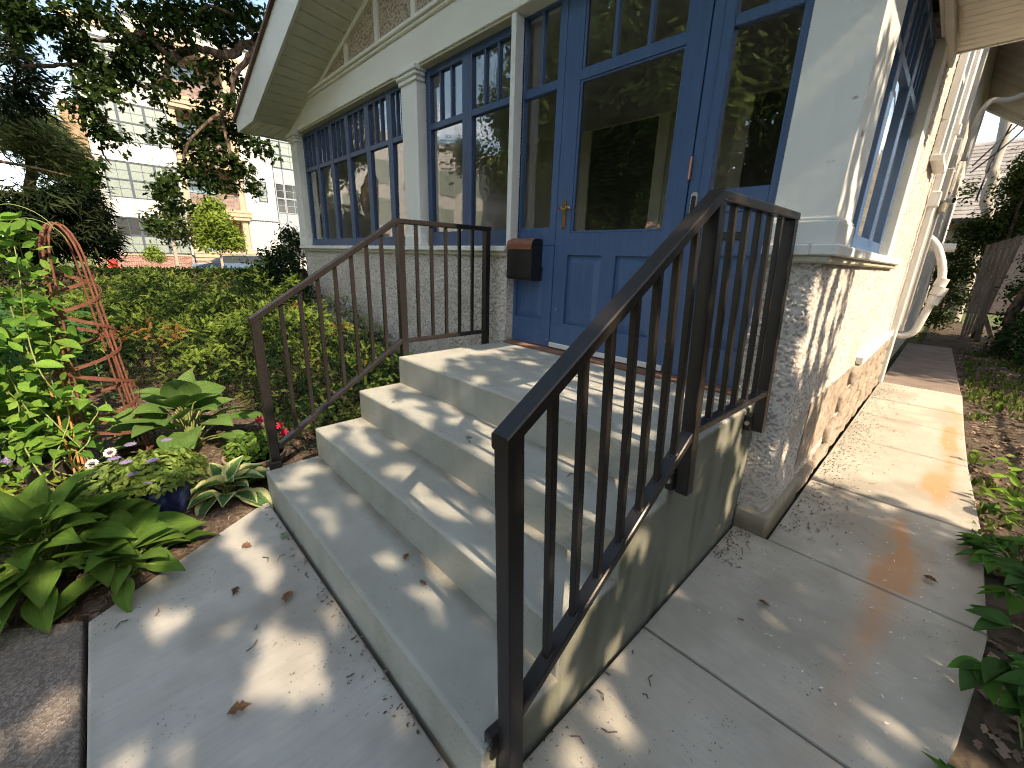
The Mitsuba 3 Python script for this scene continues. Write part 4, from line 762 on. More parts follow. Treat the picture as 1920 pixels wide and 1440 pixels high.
for i, c in enumerate('bcdefghijk'): put(ok + '__limb', limb(LIMBS[c], 5, i + 1), 'bark_mat', True)
ra = np.random.default_rng(11)
pos, nr = in_blobs(ra, [(x, y, z, r * 0.85) for x, y, z, r in OAK], 34, 8, 0.07, 0.75)
hi = [(-8.6 + ra.normal() * 1.1, -0.6 + ra.normal() * 1.5, 7.4 + ra.normal() * 0.8, 0.6) for _ in range(40)] + [(-8.2 + ra.normal(), 4.2 + ra.normal() * 1.6, 8.0 + ra.normal(), 0.9) for _ in range(16)]
p2, n2 = in_blobs(ra, hi, 16, 7, 0.12)
put_cards(ok + '__crown', [cards(ra, pos, nr, 0.115, 'oak', tones(ra, len(pos), (0.014, 0.028, 0.010), (0.045, 0.075, 0.018))), cards(ra, p2, n2, 0.13, 'oak', tones(ra, len(p2), (0.02, 0.035, 0.012), (0.05, 0.08, 0.02)))])
put(ok + '__upper_limb', limb([(-8.9, 5.7, 7.6, .12), (-8.6, 3.0, 7.6, .09), (-8.6, 0.3, 7.4, .06), (-8.7, -1.6, 7.2, .03)]), 'bark_mat', True)
# dark evergreen at the left edge
ev = thing('evergreen_tree', 'dark evergreen tree with drooping branches at the left edge behind the hedge', 'tree')
put(ev + '__trunk', limb([(-11.6, -3.6, -0.1, .16), (-11.6, -3.6, 3, .11), (-11.5, -3.5, 6.2, .04)]), 'bark_mat', True)
for i, (z, y) in enumerate(((1.5, -2.2), (2.0, -2.1), (2.5, -2.3), (3.7, -2.4), (4.3, -2.4))):
    put(ev + '__branch', limb([(-11.6, -3.6, z + 0.2, .04), (-11.3, -3.0, z + 0.15, .025), (-11.0, y, z, .012)], 5, i), 'bark_mat', True)
pos, nr = in_blobs(ra, [(x, y, z, r * (0.72 if z > 3.4 else 0.92)) for x, y, z, r in EVER if not 2.38 < z < 3.0], 95, 7, 0.10, 0.45)
tn = np.stack([ra.normal(size=len(pos)) * .4 + .5, ra.normal(size=len(pos)) * .5 + .5, np.full(len(pos), -0.45)], 1)
pale_w = meshkit.noise(pos * 2.2, 4)  # noise mask for patches of paler needle tone
put_cards(ev + '__foliage', [cards(ra, pos, nr, 0.2, 'thin', tones(ra, len(pos), (0.014, 0.024, 0.013), (0.075, 0.09, 0.035), 0.35, np.clip((pale_w - 0.5) * 2.2, 0, 1)), tn)], 'needle_mat')
lc = thing('locust_tree', 'feathery pale green tree against the sky behind the dark evergreen', 'tree')
put(lc + '__trunk', limb([(-15.4, -3.4, -0.1, .16), (-15.4, -3.2, 2.2, .12), (-15.2, -2.8, 3.8, .05)]), 'bark_mat', True)
pos, nr = in_blobs(ra, LOC, 80, 7, 0.14, 0.6)
put_cards(lc + '__crown', [cards(ra, pos, nr, 0.24, 'thin', tones(ra, len(pos), (0.10, 0.13, 0.05), (0.20, 0.22, 0.09)), np.tile([.3, .8, -.3], (len(pos), 1)))], 'leaf_mat')
for nm, lb, B, tr, cl in (('street_tree', 'slim young street tree with pale trunk left of the lime green one', ST1, [(-20.9, -0.02, -0.1, .075), (-20.9, -0.03, 1.4, .06), (-21.0, .0, 2.6, .04), (-20.9, .15, 3.8, .015)], ((0.05, 0.075, 0.025), (0.13, 0.17, 0.06))),
                           ('street_tree', 'round lime green young street tree before the balconies', ST2, [(-22.0, 1.66, -0.1, .06), (-22.05, 1.66, 1.3, .05), (-22.1, 1.65, 2.6, .03)], ((0.13, 0.2, 0.03), (0.26, 0.34, 0.06)))):
    t = thing(nm, lb, 'tree', 'young trees along the street')
    put(t + '__trunk', limb(tr, 4, 3), 'pale_bark_mat', True)
    pos, nr = in_blobs(ra, B, 34, 7, 0.13)
    put_cards(t + '__crown', [cards(ra, pos, nr, 0.15, 'oval', tones(ra, len(pos), *cl))])
# the tall tree at the right that shades the steps (its crown stands outside the picture)
sh = thing('shade_tree', 'tall leafy tree right of the house whose crown dapples the steps', 'tree')
put(sh + '__trunk', limb([(9.5, -3.5, -0.1, .3), (9.4, -3.4, 3, .24), (9.0, -3.0, 5.5, .18), (8.2, -2.4, 7.2, .1), (7.2, -1.8, 8.2, .05)]), 'bark_mat', True)
for i, q in enumerate(([(9.4, -3.3, 3.6, .1), (7.0, -1.6, 4.6, .07), (4.4, -0.4, 4.6, .03)], [(9.4, -3.4, 3.2, .1), (6.6, -3.2, 4.4, .07), (3.4, -3.0, 4.2, .03)], [(7.0, -1.6, 4.6, .05), (5.6, -1.9, 4.4, .04), (3.4, -1.4, 4.3, .02)])): put(sh + '__limb', limb(q, 5, i), 'bark_mat', True)
rq = np.random.default_rng(5)
def canopy():
    # a dense low crown with clusters of small gaps, through which the sun falls in round spots
    n = 40000
    u = rq.uniform(-2.65, 1.8, n); yy = rq.uniform(-4.6, 1.0, n); z = np.interp(u, [-2.6, -0.6, 1.6], [4.1, 3.3, 2.7]) + rq.uniform(0, 1.0, n)
    dens = np.interp(u, [-2.65, -2.45, -2.1, 1.8], [0.0, 0.25, 0.85, 1.0]) * np.interp(yy, [-4.6, 0.35, 0.75, 1.0], [1, 1, 0.6, 0.1])
    keep = rq.uniform(0, 1, n) < dens
    gu, gy, gr = [], [], []
    while len(gu) < 270:
        a, c = rq.uniform(-2.6, 1.3), rq.uniform(-3.6, 0.7)
        pr = np.interp(a, [-2.6, -2.2, -1.0, -0.4, 0.3, 1.3], [1, 1, 0.8, 0.07, 0.04, 0.07]) * (0.62 if c < -1.85 else 1.0) * (1.6 if c > 0.1 else 1.0)
        if rq.uniform() > pr: continue
        for _ in range(rq.integers(2, 9)):
            gu.append(a + rq.normal() * 0.26); gy.append(c + rq.normal() * 0.17); gr.append(rq.uniform(0.016, 0.034))
    cut = np.zeros(n, bool)
    for a, c, r in zip(gu, gy, gr): cut |= ((u - a) * 0.656) ** 2 + (yy - c) ** 2 < (r + 0.036) ** 2
    keep &= ~cut
    u, yy, z = u[keep], yy[keep], z[keep]
    return np.stack([u + z / 0.87, yy - 0.04 * z / 0.87, z], 1)
pos = canopy(); nc = len(pos)
out = np.stack([rq.uniform(5, 12, 1600), rq.uniform(-7, -0.5, 1600), rq.uniform(3.6, 8.0, 1600)], 1)
out = out[(out[:, 0] - out[:, 2] / 0.87 > 1.4)]
po = np.repeat(out, 9, 0) + rq.normal(size=(len(out) * 9, 3)) * 0.16
pos = np.vstack([pos, po])
nr = rq.normal(size=pos.shape) * 0.45 + np.array([0.6, 0, 0.7])
put_cards(sh + '__crown', [cards(rq, pos, nr, np.where(np.arange(len(pos)) < nc, 0.085, 0.13), 'leaf', tones(rq, len(pos), (0.04, 0.07, 0.02), (0.09, 0.14, 0.04)))])
# trees of the front garden and the street that the glass mirrors
for i, (x, y, h, r, lb) in enumerate(((-7.5, -9.0, 9, 2.6, 'bushy tree in the front yard mirrored by the door glass'), (-12, -11.5, 11, 3.0, 'broad tree by the street mirrored in the middle porch windows'), (-3.6, -8.5, 9, 2.5, 'tree right of the front walk mirrored in the right sidelight'), (-14, -20, 11, 3.8, 'tallest tree before the brick house mirrored above the door'))):
    t = thing('yard_tree', lb, 'tree')
    put(t + '__trunk', limb([(x, y, -0.1, .22), (x + .1, y, h * .3, .17), (x - .1, y + .1, h * .6, .1), (x, y, h * .9, .03)], 4, i), 'bark_mat', True)
    B = [(x + ra.normal() * r * .5, y + ra.normal() * r * .5, h * .62 + ra.normal() * h * .16, r * .36) for _ in range(40)]
    pos, nr = in_blobs(ra, B, 12, 8, 0.2)
    put_cards(t + '__crown', [cards(ra, pos, nr, 0.16, 'oval', tones(ra, len(pos), (0.06, 0.10, 0.03), (0.14, 0.2, 0.06)))])

# ------------------------------------------------------------------ hedge, yews, bush
hg = thing('clipped_hedge', 'low clipped hedge with flat top in front of the street', 'hedge')
put(hg + '__core', box(-9.75, -9.2, -6.0, 2.2, -0.1, 0.93), 'soil_mat')
n = 16000; a = ra.uniform(size=(n, 3))
pos = np.stack([-9.85 + a[:, 0] * 0.78, -6 + a[:, 1] * 8.3, 0.05 + a[:, 2] * 0.93], 1); face = ra.uniform(size=n)
pos[face < .45, 2] = 0.95 + ra.normal(size=(face < .45).sum()) * .025; k = face > .5; pos[k, 0] = -9.13 + ra.normal(size=k.sum()) * .03
put_cards(hg + '__foliage', [cards(ra, pos, ra.normal(size=(n, 3)) + np.array([.6, 0, .8]), 0.062, 'dia', tones(ra, n, (0.010, 0.022, 0.008), (0.035, 0.06, 0.015)))])
yw = thing('yew_shrubs', 'sprawling dark yew shrubs with bright new tips along the house', 'shrub')
balls = []
for _ in range(6000):
    x = ra.uniform(-8.9, -2.3); yl = max(-1.42 + 0.85 * min(x + 3.5, 0), -3.0); y = ra.uniform(yl, -0.25); s = (y - yl) / (-0.12 - yl)
    top = np.interp(x, [-9, -7.5, -5.5, -4.3, -3.2, -2.6, -2.3], [0.72, 1.0, 1.04, 0.88, 0.58, 0.42, 0.3]) * np.clip(0.70 + s * 2.5, 0, 1) * ra.uniform(.62, 1.12)
    r = min(ra.uniform(.24, .44), top * .64)
    if all((x - q[0]) ** 2 + (y - q[1]) ** 2 > (0.58 * (r + q[3])) ** 2 for q in balls): balls.append((x, y, top - r, r))
P_, D_, W_ = [], [], []
for x, y, z, r in balls:
    n = int(9500 * r * r)
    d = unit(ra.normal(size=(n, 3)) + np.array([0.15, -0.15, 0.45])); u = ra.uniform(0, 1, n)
    lump = meshkit.fbm(d * 2.4 + np.array([x, y, 0]) * 3, 2, 3)
    q = np.array([x, y, z]) + d * (r * (0.72 + 0.55 * lump) * (1 - 0.5 * u ** 2))[:, None] * np.array([1.0, 1.0, 1.0])
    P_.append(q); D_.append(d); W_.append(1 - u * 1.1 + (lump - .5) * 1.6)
pos, dd, wv = np.vstack(P_), np.vstack(D_), np.concatenate(W_)
k = pos[:, 2] > -.03; pos, dd, wv = pos[k], dd[k], wv[k]; n = len(pos)
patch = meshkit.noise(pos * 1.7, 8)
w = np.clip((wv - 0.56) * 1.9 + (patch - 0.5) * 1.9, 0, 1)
col = tones(ra, n, (0.009, 0.021, 0.010), (0.20, 0.29, 0.055), 0.3, w)  # inner sprays darkened to paint deep shade; bright outer tips are new growth
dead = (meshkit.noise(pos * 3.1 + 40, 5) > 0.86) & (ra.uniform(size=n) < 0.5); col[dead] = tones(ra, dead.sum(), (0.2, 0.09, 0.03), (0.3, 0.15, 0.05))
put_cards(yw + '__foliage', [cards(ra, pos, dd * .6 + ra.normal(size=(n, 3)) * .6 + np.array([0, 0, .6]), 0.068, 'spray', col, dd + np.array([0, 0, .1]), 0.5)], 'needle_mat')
for i in range(16):
    x0 = ra.uniform(-7, -3.2); y0 = -0.55 + 0.2 * (x0 + 3.5) + ra.normal() * .15
    put(yw + '__branch', tube(smooth_path([(x0, y0, -.05), (x0 + ra.normal() * .1, y0 - .2, .16), (x0 + ra.normal() * .3, y0 - .45, .22), (x0 + ra.normal() * .4, y0 - .65, .34)], 4), [.016] * 4 + [.012] * 4 + [.008] * 5, 6), 'bark_mat')
bu = thing('corner_bush', 'upright dark green bush at the far left corner of the house', 'shrub')
BUSH = [(-7.14, -0.01, 1.61, 0.14), (-7.53, 0.22, 1.46, 0.15), (-7.1, -0.13, 1.36, 0.17), (-7.2, -0.27, 1.19, 0.17), (-7.09, 0.01, 1.2, 0.19), (-7.1, -0.46, 1.11, 0.13), (-7.1, 0.07, 0.95, 0.18), (-7.26, -0.21, 0.94, 0.22), (-7.54, -0.45, 0.93, 0.14), (-7.18, -0.1, 0.69, 0.19), (-7.46, -0.27, 1.27, 0.1), (-7.4, -0.53, 1.14, 0.07)]
pos, nr = in_blobs(ra, BUSH, 120, 7, 0.05)
put_cards(bu + '__foliage', [cards(ra, pos, nr, 0.068, 'oval', tones(ra, len(pos), (0.018, 0.036, 0.014), (0.05, 0.085, 0.03)))])
for i in range(6): put(bu + '__stem', tube([(-7.25 + .05 * i, -.2 - .02 * i, -.1), (-7.3 + .09 * i, -.22 + .05 * i, 0.8), (-7.4 + .12 * i, -.2 + .06 * i, 1.45)], [.012, .009, .004], 6), 'bark_mat')
fr = thing('fern', 'light green fern fronds rising from the yews by the house', 'fern')
for i in range(7):
    a = ra.uniform(0, 2 * PI); L = ra.uniform(.3, .42)
    p = np.array([[-6.0 + q * L * .6 * math.cos(a), -0.75 + q * L * .6 * math.sin(a), .5 + L * 1.3 * q - .25 * q * q] for q in np.linspace(0, 1, 14)])
    q = np.repeat(p[3:], 2, 0); sd = np.tile([1, -1], len(p) - 3)
    tn = np.cross(np.gradient(p, axis=0)[3:], [0, 0, 1]).repeat(2, 0) * sd[:, None] + np.array([0, 0, .15])
    c, col = cards(ra, q, np.tile([0., 0, 1], (len(q), 1)), 0.11 * np.repeat(np.linspace(1, .25, len(p) - 3), 2), 'dia', tones(ra, len(q), (0.06, 0.13, 0.03), (0.1, 0.19, 0.05)), tn, .1)
    put(fr + '__frond', c, 'leaf_mat', False, color=col)

# ------------------------------------------------------------------ garden things at the left
def hosta(name, label, at, n, L, mat_, rad, rise, seed, width=0.34, ribs=13, aim=None, flat=0.0, crown_z=0.02):
    r = np.random.default_rng(seed)
    h = thing(name, label, 'plant')
    V4 = [blade(15, 27 if ribs else 9, width * r.uniform(.88, 1.12), r.uniform(.25, .55), r.uniform(.05, .25), ribs, wave=r.uniform(0, .03), seed=i) for i in range(4)]
    D4 = [mikit.ply(m, mat_, True, uv=uv) for m, uv in V4]
    at = np.array(at, float); st_ = []
    for i in range(n):
        lay = (i + 0.5) / n
        az = i * 2.39996 + r.normal() * .25
        if aim is not None: az = aim[0] + (az % (2 * PI) - PI) * aim[1]
        rr = rad * (0.15 + 0.85 * lay) * r.uniform(.8, 1.15); zz = rise * (1.0 - 0.75 * lay ** 1.3) * r.uniform(.8, 1.15) + 0.02
        b = at + np.array([rr * math.cos(az), rr * math.sin(az), zz])
        el = 0.75 - 1.05 * lay + r.normal() * .15 - flat
        t = np.array([math.cos(az) * math.cos(el), math.sin(az) * math.cos(el), math.sin(el)]); nn = np.array([-math.cos(az) * math.sin(el), -math.sin(az) * math.sin(el), math.cos(el)]) + r.normal(size=3) * .22
        s = L * r.uniform(.75, 1.12)
        k = put(h + '__leaf', {**D4[i % 4], 'to_world': frame(b, t, nn, s, s * r.uniform(.9, 1.12))}, None)
        mid = (at + b) / 2 + np.array([0, 0, 0.25 * zz])
        st_.append(tube(smooth_path([at + r.normal(size=3) * (.02, .02, 0), mid, b + t * .02], 4), np.linspace(.006, .004, 9), 5))
    put(h + '__stalks', cat_m(st_), 'stem_mat', True, kind='stuff')
    return h
hosta('hosta', 'glossy green hosta clump at the front left edge of the path', (-1.98, -2.66, -0.04), 80, 0.215, 'hosta_mat', 0.30, 0.25, 21, 0.28)
hosta('hosta', 'smaller green hosta between the path edge and the blue pot', (-1.80, -2.42, -0.04), 24, 0.17, 'hosta_mat', 0.18, 0.14, 22, 0.28)
hosta('hosta', 'large hosta with broad pale green leaves behind the blue pot', (-3.10, -2.02, -0.03), 34, 0.24, 'hosta_big_mat', 0.30, 0.34, 23, 0.40, 15)
hosta('hosta', 'variegated hosta with cream leaf edges beside the bottom step', (-2.22, -1.98, -0.04), 22, 0.175, 'varieg_mat', 0.13, 0.09, 24, 0.36, 9)
hosta('hosta', 'big green hosta leaves under the vine at the left edge', (-3.55, -2.95, -0.03), 16, 0.3, 'hosta_mat', 0.25, 0.26, 25, 0.4, 13)

# obelisk trellis with its vine
tr = thing('garden_trellis', 'rusty metal obelisk trellis with spiral bands', 'trellis')
TC = np.array([-3.12, -2.42])
RT = lambda z: 0.215 * (1 - 0.52 * max(z, 0) / 1.2) if z < 1.2 else 0.215 * 0.48 * math.sqrt(max(0.0, 1 - ((z - 1.2) / 0.26) ** 2))
for q in range(4):
    a0 = 0.95 + q * PI / 2
    for d in (-0.015, 0.015):
        pts = [(TC[0] + RT(z) * math.cos(a0) - d * math.sin(a0) * (1 if z < 1.3 else 1), TC[1] + RT(z) * math.sin(a0) + d * math.cos(a0), z) for z in [-.08, .3, .6, .9, 1.1, 1.2, 1.28, 1.35, 1.41, 1.445, 1.46]]
        put(tr + '__upright', tube(pts, 0.0062, 8), 'rust_mat', True)
def helix(ph, turns, z0, z1, sgn):
    n = int(turns * 26); V = []
    for i in range(n + 1):
        z = z0 + (z1 - z0) * i / n; a = ph + sgn * 2 * PI * turns * i / n; r = RT(z) + 0.009
        for rr in (r, r + 0.003):
            for dz in (-0.010, 0.010): V.append((TC[0] + rr * math.cos(a), TC[1] + rr * math.sin(a), z + dz))
    F = []
    for i in range(n):
        o = 4 * i
        for a, b in ((0, 1), (1, 3), (3, 2), (2, 0)): F += [(o + a, o + b, o + 4 + b), (o + a, o + 4 + b, o + 4 + a)]
    return trimesh.Trimesh(np.array(V), np.array(F), process=False)
put(tr + '__band', helix(0.4, 3.6, 0.06, 1.22, 1), 'rust_mat'); put(tr + '__band', helix(2.6, 3.2, 0.12, 1.20, -1), 'rust_mat')
vn = thing('climbing_vine', 'bright green climbing vine with heart shaped leaves on the rusty trellis', 'vine')
rv = np.random.default_rng(31)
HV = [blade(7, 7, rv.uniform(.36, .44), rv.uniform(.1, .3), rv.uniform(.1, .3), 0, heart=.3, fold=.2) for _ in range(3)]
HD = [mikit.ply(m, mm, True, uv=uv) for (m, uv), mm in zip(HV, ('vine_mat', 'vine_mat', 'vine_dark_mat'))]
stems = []
for i in range(15):
    y0 = rv.uniform(-2.92, -2.45); x0 = -2.99 + rv.normal() * .1; top = rv.uniform(.85, 1.50)
    if i < 1: y0 = -2.42; top = 0.6
    pts = [(-2.97 + rv.normal() * .03, -2.56 + rv.normal() * .03, -.03)]
    for z in np.linspace(.2, top, 6): pts.append((x0 + rv.normal() * .05, pts[0][1] + (y0 - pts[0][1]) * min(1, z / .5) + rv.normal() * .045, z))
    q = smooth_path(pts, 5); stems.append(tube(q, np.linspace(.0045, .0022, len(q)), 5))
    for j in range(6, len(q), 1):
        if rv.uniform() < 0.34: continue
        az = rv.uniform(0, 2 * PI); t = np.array([math.cos(az) + .35, math.sin(az) - .1, rv.uniform(-.55, .15)]); t /= np.linalg.norm(t)
        b = q[j] + t * rv.uniform(.02, .06)
        if sum(1 for k in scene if k.startswith(vn + '__leaf')) >= 296: break
        put(vn + '__leaf', {**HD[rv.integers(3)], 'to_world': frame(b, t, np.array([.45, -.1, 1]) + rv.normal(size=3) * .3, rv.uniform(.055, .088))}, None)
for y, z in ((-2.62, 1.50), (-2.58, 1.44)):
    q = smooth_path([(-3.1, -2.6, 1.2), (-3.05, y, z), (-3.0, y + .12, z + .02), (-2.98, y + .2, z - .08)], 5); stems.append(tube(q, .002, 5))
put(vn + '__stem', cat_m(stems), 'stem_mat', True, kind='stuff')
n = 620; q = np.stack([rv.normal(-3.02, .1, n), rv.uniform(-2.95, -2.47, n), rv.uniform(.1, 1.48, n)], 1)
put_cards(vn + '__back_leaves', [cards(rv, q, rv.normal(size=q.shape) * .5 + np.array([.4, 0, .8]), .075, 'oval', tones(rv, n, (0.08, 0.18, 0.03), (0.2, 0.34, 0.06)))])
for i, (x, y) in enumerate(((-2.93, -2.585), (-2.95, -2.565), (-2.92, -2.60))):
    c = thing('garden_cane', ('orange bamboo cane leaning in the vine, right one of three', 'orange bamboo cane leaning in the vine, middle one of three', 'orange bamboo cane leaning in the vine, left one of three')[i], 'cane', 'orange canes at the foot of the vine')
    m = tube([(x, y, -.05), (x - .04, y + .02 - .012 * i, .3), (x - .08, y + .035 - .02 * i, .62)], .006, 7)
    put(c, m, 'cane_mat', True)

# leafy perennials behind the trellis
lp = thing('leafy_perennial', 'dense mid green cut-leaved perennials behind the trellis at the left edge', 'plant')
rl = np.random.default_rng(41)
def compound(r):
    V, F, o = [], [], 0
    tv, tf = LEAF['oval']
    for a, L, x0 in ((0, .5, .5), (.6, .42, .42), (-.6, .42, .42), (1.1, .36, .2), (-1.1, .36, .2)):
        c, s = math.cos(a), math.sin(a); P = tv * L
        V.append(np.stack([x0 + P[:, 0] * c - P[:, 1] * s, P[:, 0] * s + P[:, 1] * c, P[:, 2] * 1.5 - .15 * (x0 + P[:, 0] * c) ** 2 + .03 * r.normal()], 1)); F.append(tf + o); o += len(tv)
    return trimesh.Trimesh(np.vstack(V), np.vstack(F), process=False)
CD = [mikit.ply(compound(rl), 'fern_mat') for _ in range(4)]
st_ = []
for i in range(285):
    x = rl.uniform(-5.2, -3.5); z0 = rl.uniform(0.08, 1.0) * np.interp(x, [-5.2, -3.5], [1.0, .85]); y = -2.80 + .22 * (x + 4) + rl.normal() * .17 - .12 * (z0 < .4)
    az = rl.uniform(-1.9, 1.2); t = (math.cos(az), math.sin(az), rl.uniform(-.4, .35))
    put(lp + '__leaf', {**CD[i % 4], 'to_world': frame((x, y, z0), t, np.array([.4, -.1, 1]) + rl.normal(size=3) * .3, rl.uniform(.13, .2))}, None)
    if i % 4 == 0: st_.append(tube([(x, y, -.05), (x, y, z0)], .004, 5))
put(lp + '__stems', cat_m(st_), 'stem_mat', kind='stuff')

# pots and flowers
def petals(n, r, cup, w=0.8):
    V, F = [(0, 0, 0)], []
    for i in range(n):
        a = 2 * PI * i / n; h = PI / n * w; o = len(V)
        V += [(r * .55 * math.cos(a - h), r * .55 * math.sin(a - h), cup * .6 * r), (r * math.cos(a - h * .6), r * math.sin(a - h * .6), cup * r), (r * math.cos(a + h * .6), r * math.sin(a + h * .6), cup * r), (r * .55 * math.cos(a + h), r * .55 * math.sin(a + h), cup * .6 * r)]
        F += [(0, o, o + 3), (o, o + 1, o + 2), (o, o + 2, o + 3)]
    return trimesh.Trimesh(np.array(V, float), np.array(F), process=False)
def turned(m, pos, nrm, spin=0.0):
    M = np.array(frame(pos, np.cross(nrm, [math.cos(spin), math.sin(spin), .3]), nrm, 1.0).matrix, float).reshape(4, 4)
    m = m.copy(); m.apply_transform(M); return m
def bushy(key, c, rx, rz, n, size, col, seed, shape='oval', up_=0.7):
    r = np.random.default_rng(seed); d = unit(r.normal(size=(n, 3))); d[:, 2] = np.abs(d[:, 2]) * .9 - .12
    p = np.array(c) + d * np.array([rx, rx, rz]) * r.uniform(.35, 1.0, (n, 1)) ** .6
    put_cards(key, [cards(r, p, d + r.normal(size=(n, 3)) * .45 + np.array([0, 0, up_]), size, shape, tones(r, n, *col))])
    return r
bp = thing('flower_pot', 'glazed cobalt blue flower pot beside the path', 'pot')
put(bp + '__vessel', lathe([(0, 0), (.082, 0), (.09, .012), (.115, .13), (.128, .20), (.136, .205), (.136, .225), (.124, .228), (.117, .2), (.08, .03)], 36, (-2.26, -2.245, -0.045)), 'blue_glaze_mat', 40)
put(bp + '__soil', lathe([(0, 0), (.116, 0)], 24, (-2.26, -2.245, 0.15)), 'soil_mat')
pf_ = thing('purple_flowers', 'bushy plant with small purple flower heads in the cobalt blue pot', 'flowers')
r = bushy(pf_ + '__foliage', (-2.31, -2.26, 0.19), 0.23, 0.13, 1500, 0.042, ((0.10, 0.16, 0.03), (0.28, 0.38, 0.10)), 51)
for (x, y, z) in ((-2.34, -2.40, .31), (-2.44, -2.33, .33), (-2.22, -2.26, .30), (-2.20, -2.34, .26), (-2.14, -2.30, .22), (-2.45, -2.18, .31), (-2.28, -2.36, .30)):
    ms = [turned(petals(5, .0085, .3), np.array((x, y, z)) + np.array([math.cos(a) * q, math.sin(a) * q, .008 - q * .3]), np.array([math.cos(a) * q * 18, math.sin(a) * q * 18, 1]), a) for q, k in ((0, 1), (.010, 6), (.019, 10)) for a in np.linspace(0, 2 * PI, k, endpoint=False)]
    put(pf_ + '__flower_head', cat_m(ms), 'purple_petal_mat')
wf = thing('white_flowers', 'pale flowering plant with white blooms and dark centres left of the blue pot', 'flowers')
bushy(wf + '__foliage', (-2.55, -2.47, 0.1), 0.17, 0.15, 500, 0.045, ((0.10, 0.16, 0.04), (0.24, 0.32, 0.12)), 52)
for (x, y, z) in ((-2.60, -2.42, .25), (-2.62, -2.50, .20), (-2.47, -2.51, .10), (-2.43, -2.545, .06), (-2.50, -2.58, .16)):
    nn = np.array([.6, -.15, .7]); k = put(wf + '__bloom', turned(petals(5, .031, .25, 1.25), (x, y, z), nn, x * 9), 'white_petal_mat'); put(k + '__eye', turned(petals(8, .014, .35), np.array((x, y, z)) + unit(nn) * .003, nn), 'petal_eye_mat')
tp = thing('flower_pot', 'wide weathered terracotta bowl beside the bottom of the left handrail', 'pot')
put(tp + '__vessel', lathe([(0, 0), (.10, 0), (.115, .01), (.165, .12), (.178, .125), (.180, .15), (.166, .152), (.16, .12), (.10, .03)], 36, (-2.45, -1.77, -0.05)), 'terracotta_mat', 40)
put(tp + '__soil', lathe([(0, 0), (.16, 0)], 24, (-2.45, -1.77, 0.075)), 'soil_mat')
rf = thing('red_flowers', 'trailing plant with a few red flowers in the terracotta bowl', 'flowers')
bushy(rf + '__foliage', (-2.50, -1.77, 0.12), 0.17, 0.12, 480, 0.05, ((0.05, 0.11, 0.02), (0.18, 0.28, 0.06)), 53)
bushy(rf + '__trailing_shoots', (-2.40, -1.86, 0.03), 0.10, 0.1, 140, 0.05, ((0.10, 0.18, 0.04), (0.2, 0.32, 0.08)), 54)
for (x, y, z) in ((-2.45, -1.715, .315), (-2.45, -1.61, .245), (-2.45, -1.585, .19)):
    put(rf + '__flower', cat_m([turned(petals(6, .026, .4), (x, y, z), (.6, -.2, .6), x * 5), turned(petals(5, .017, .7), (x + .004, y, z + .004), (.6, -.2, .6), x * 9)]), 'red_petal_mat')
dk = thing('flower_pot', 'dark brown pot in the shade of the vine at the left', 'pot')
put(dk + '__vessel', lathe([(0, 0), (.085, 0), (.13, .17), (.138, .17), (.138, .19), (.122, .19), (.08, .03)], 30, (-3.10, -2.72, -0.05)), 'dark_pot_mat', 40)
bf = thing('blue_flowers', 'grey green plant with small blue flowers in the dark pot', 'flowers')
bushy(bf + '__foliage', (-3.10, -2.74, .2), .17, .13, 420, .045, ((0.06, 0.11, 0.05), (0.13, 0.19, 0.08)), 55)
for (x, y, z) in ((-3.02, -2.86, .24), (-2.98, -2.84, .20), (-3.05, -2.88, .19), (-3.0, -2.87, .27)): put(bf + '__flower_head', cat_m([turned(petals(5, .014, .3), np.array((x, y, z)) + ra.normal(size=3) * .014, (.7, -.3, .6), i) for i in range(8)]), 'purple_petal_mat')
gc = thing('ground_cover', 'low bright green seedlings on the bare mulch at the left edge', 'plant')
p = np.concatenate([np.stack([ra.normal(-3.1, .16, 130), ra.normal(-2.95, .1, 130), ra.uniform(0, .09, 130)], 1), np.stack([ra.normal(-2.7, .2, 70), ra.normal(-2.9, .14, 70), ra.uniform(-.02, .05, 70)], 1)])
put_cards(gc + '__foliage', [cards(ra, p, ra.normal(size=p.shape) * .4 + np.array([0, 0, 1]), .06, 'oval', tones(ra, len(p), (0.16, 0.24, 0.03), (0.28, 0.36, 0.07)))])

# mulch chips and dry leaves on the bed
def chips(key, n, xs, ys, zf_, size, cols, seed, flat=.8, keep=None, shape='thin'):
    r = np.random.default_rng(seed)
    p = np.stack([r.uniform(*xs, n), r.uniform(*ys, n), np.zeros(n)], 1)
    if keep is not None: p = p[keep(p[:, 0], p[:, 1])]
    p[:, 2] = zf_(p[:, 0], p[:, 1]) + r.uniform(.002, .012, len(p))
    return put_cards(key, [cards(r, p, r.normal(size=p.shape) * .35 + np.array([0, 0, 1]), size, shape, tones(r, len(p), *cols, .5))], 'chip_mat')
k = chips('mulch_chips', 15000, (-4.4, -1.4), (-3.4, -1.2), lambda x, y: bed(x, y)[2], .035, ((0.05, 0.035, 0.025), (0.26, 0.19, 0.145)), 61, keep=lambda x, y: ~((y > -2.56) & (x > np.interp(y, [-2.55, -1.82], [-1.58, -2.04]))) & ~((y <= -2.55) & (x > -1.62)))
info(k, 'brown wood chips and dry leaf bits spread over the garden bed', 'mulch')

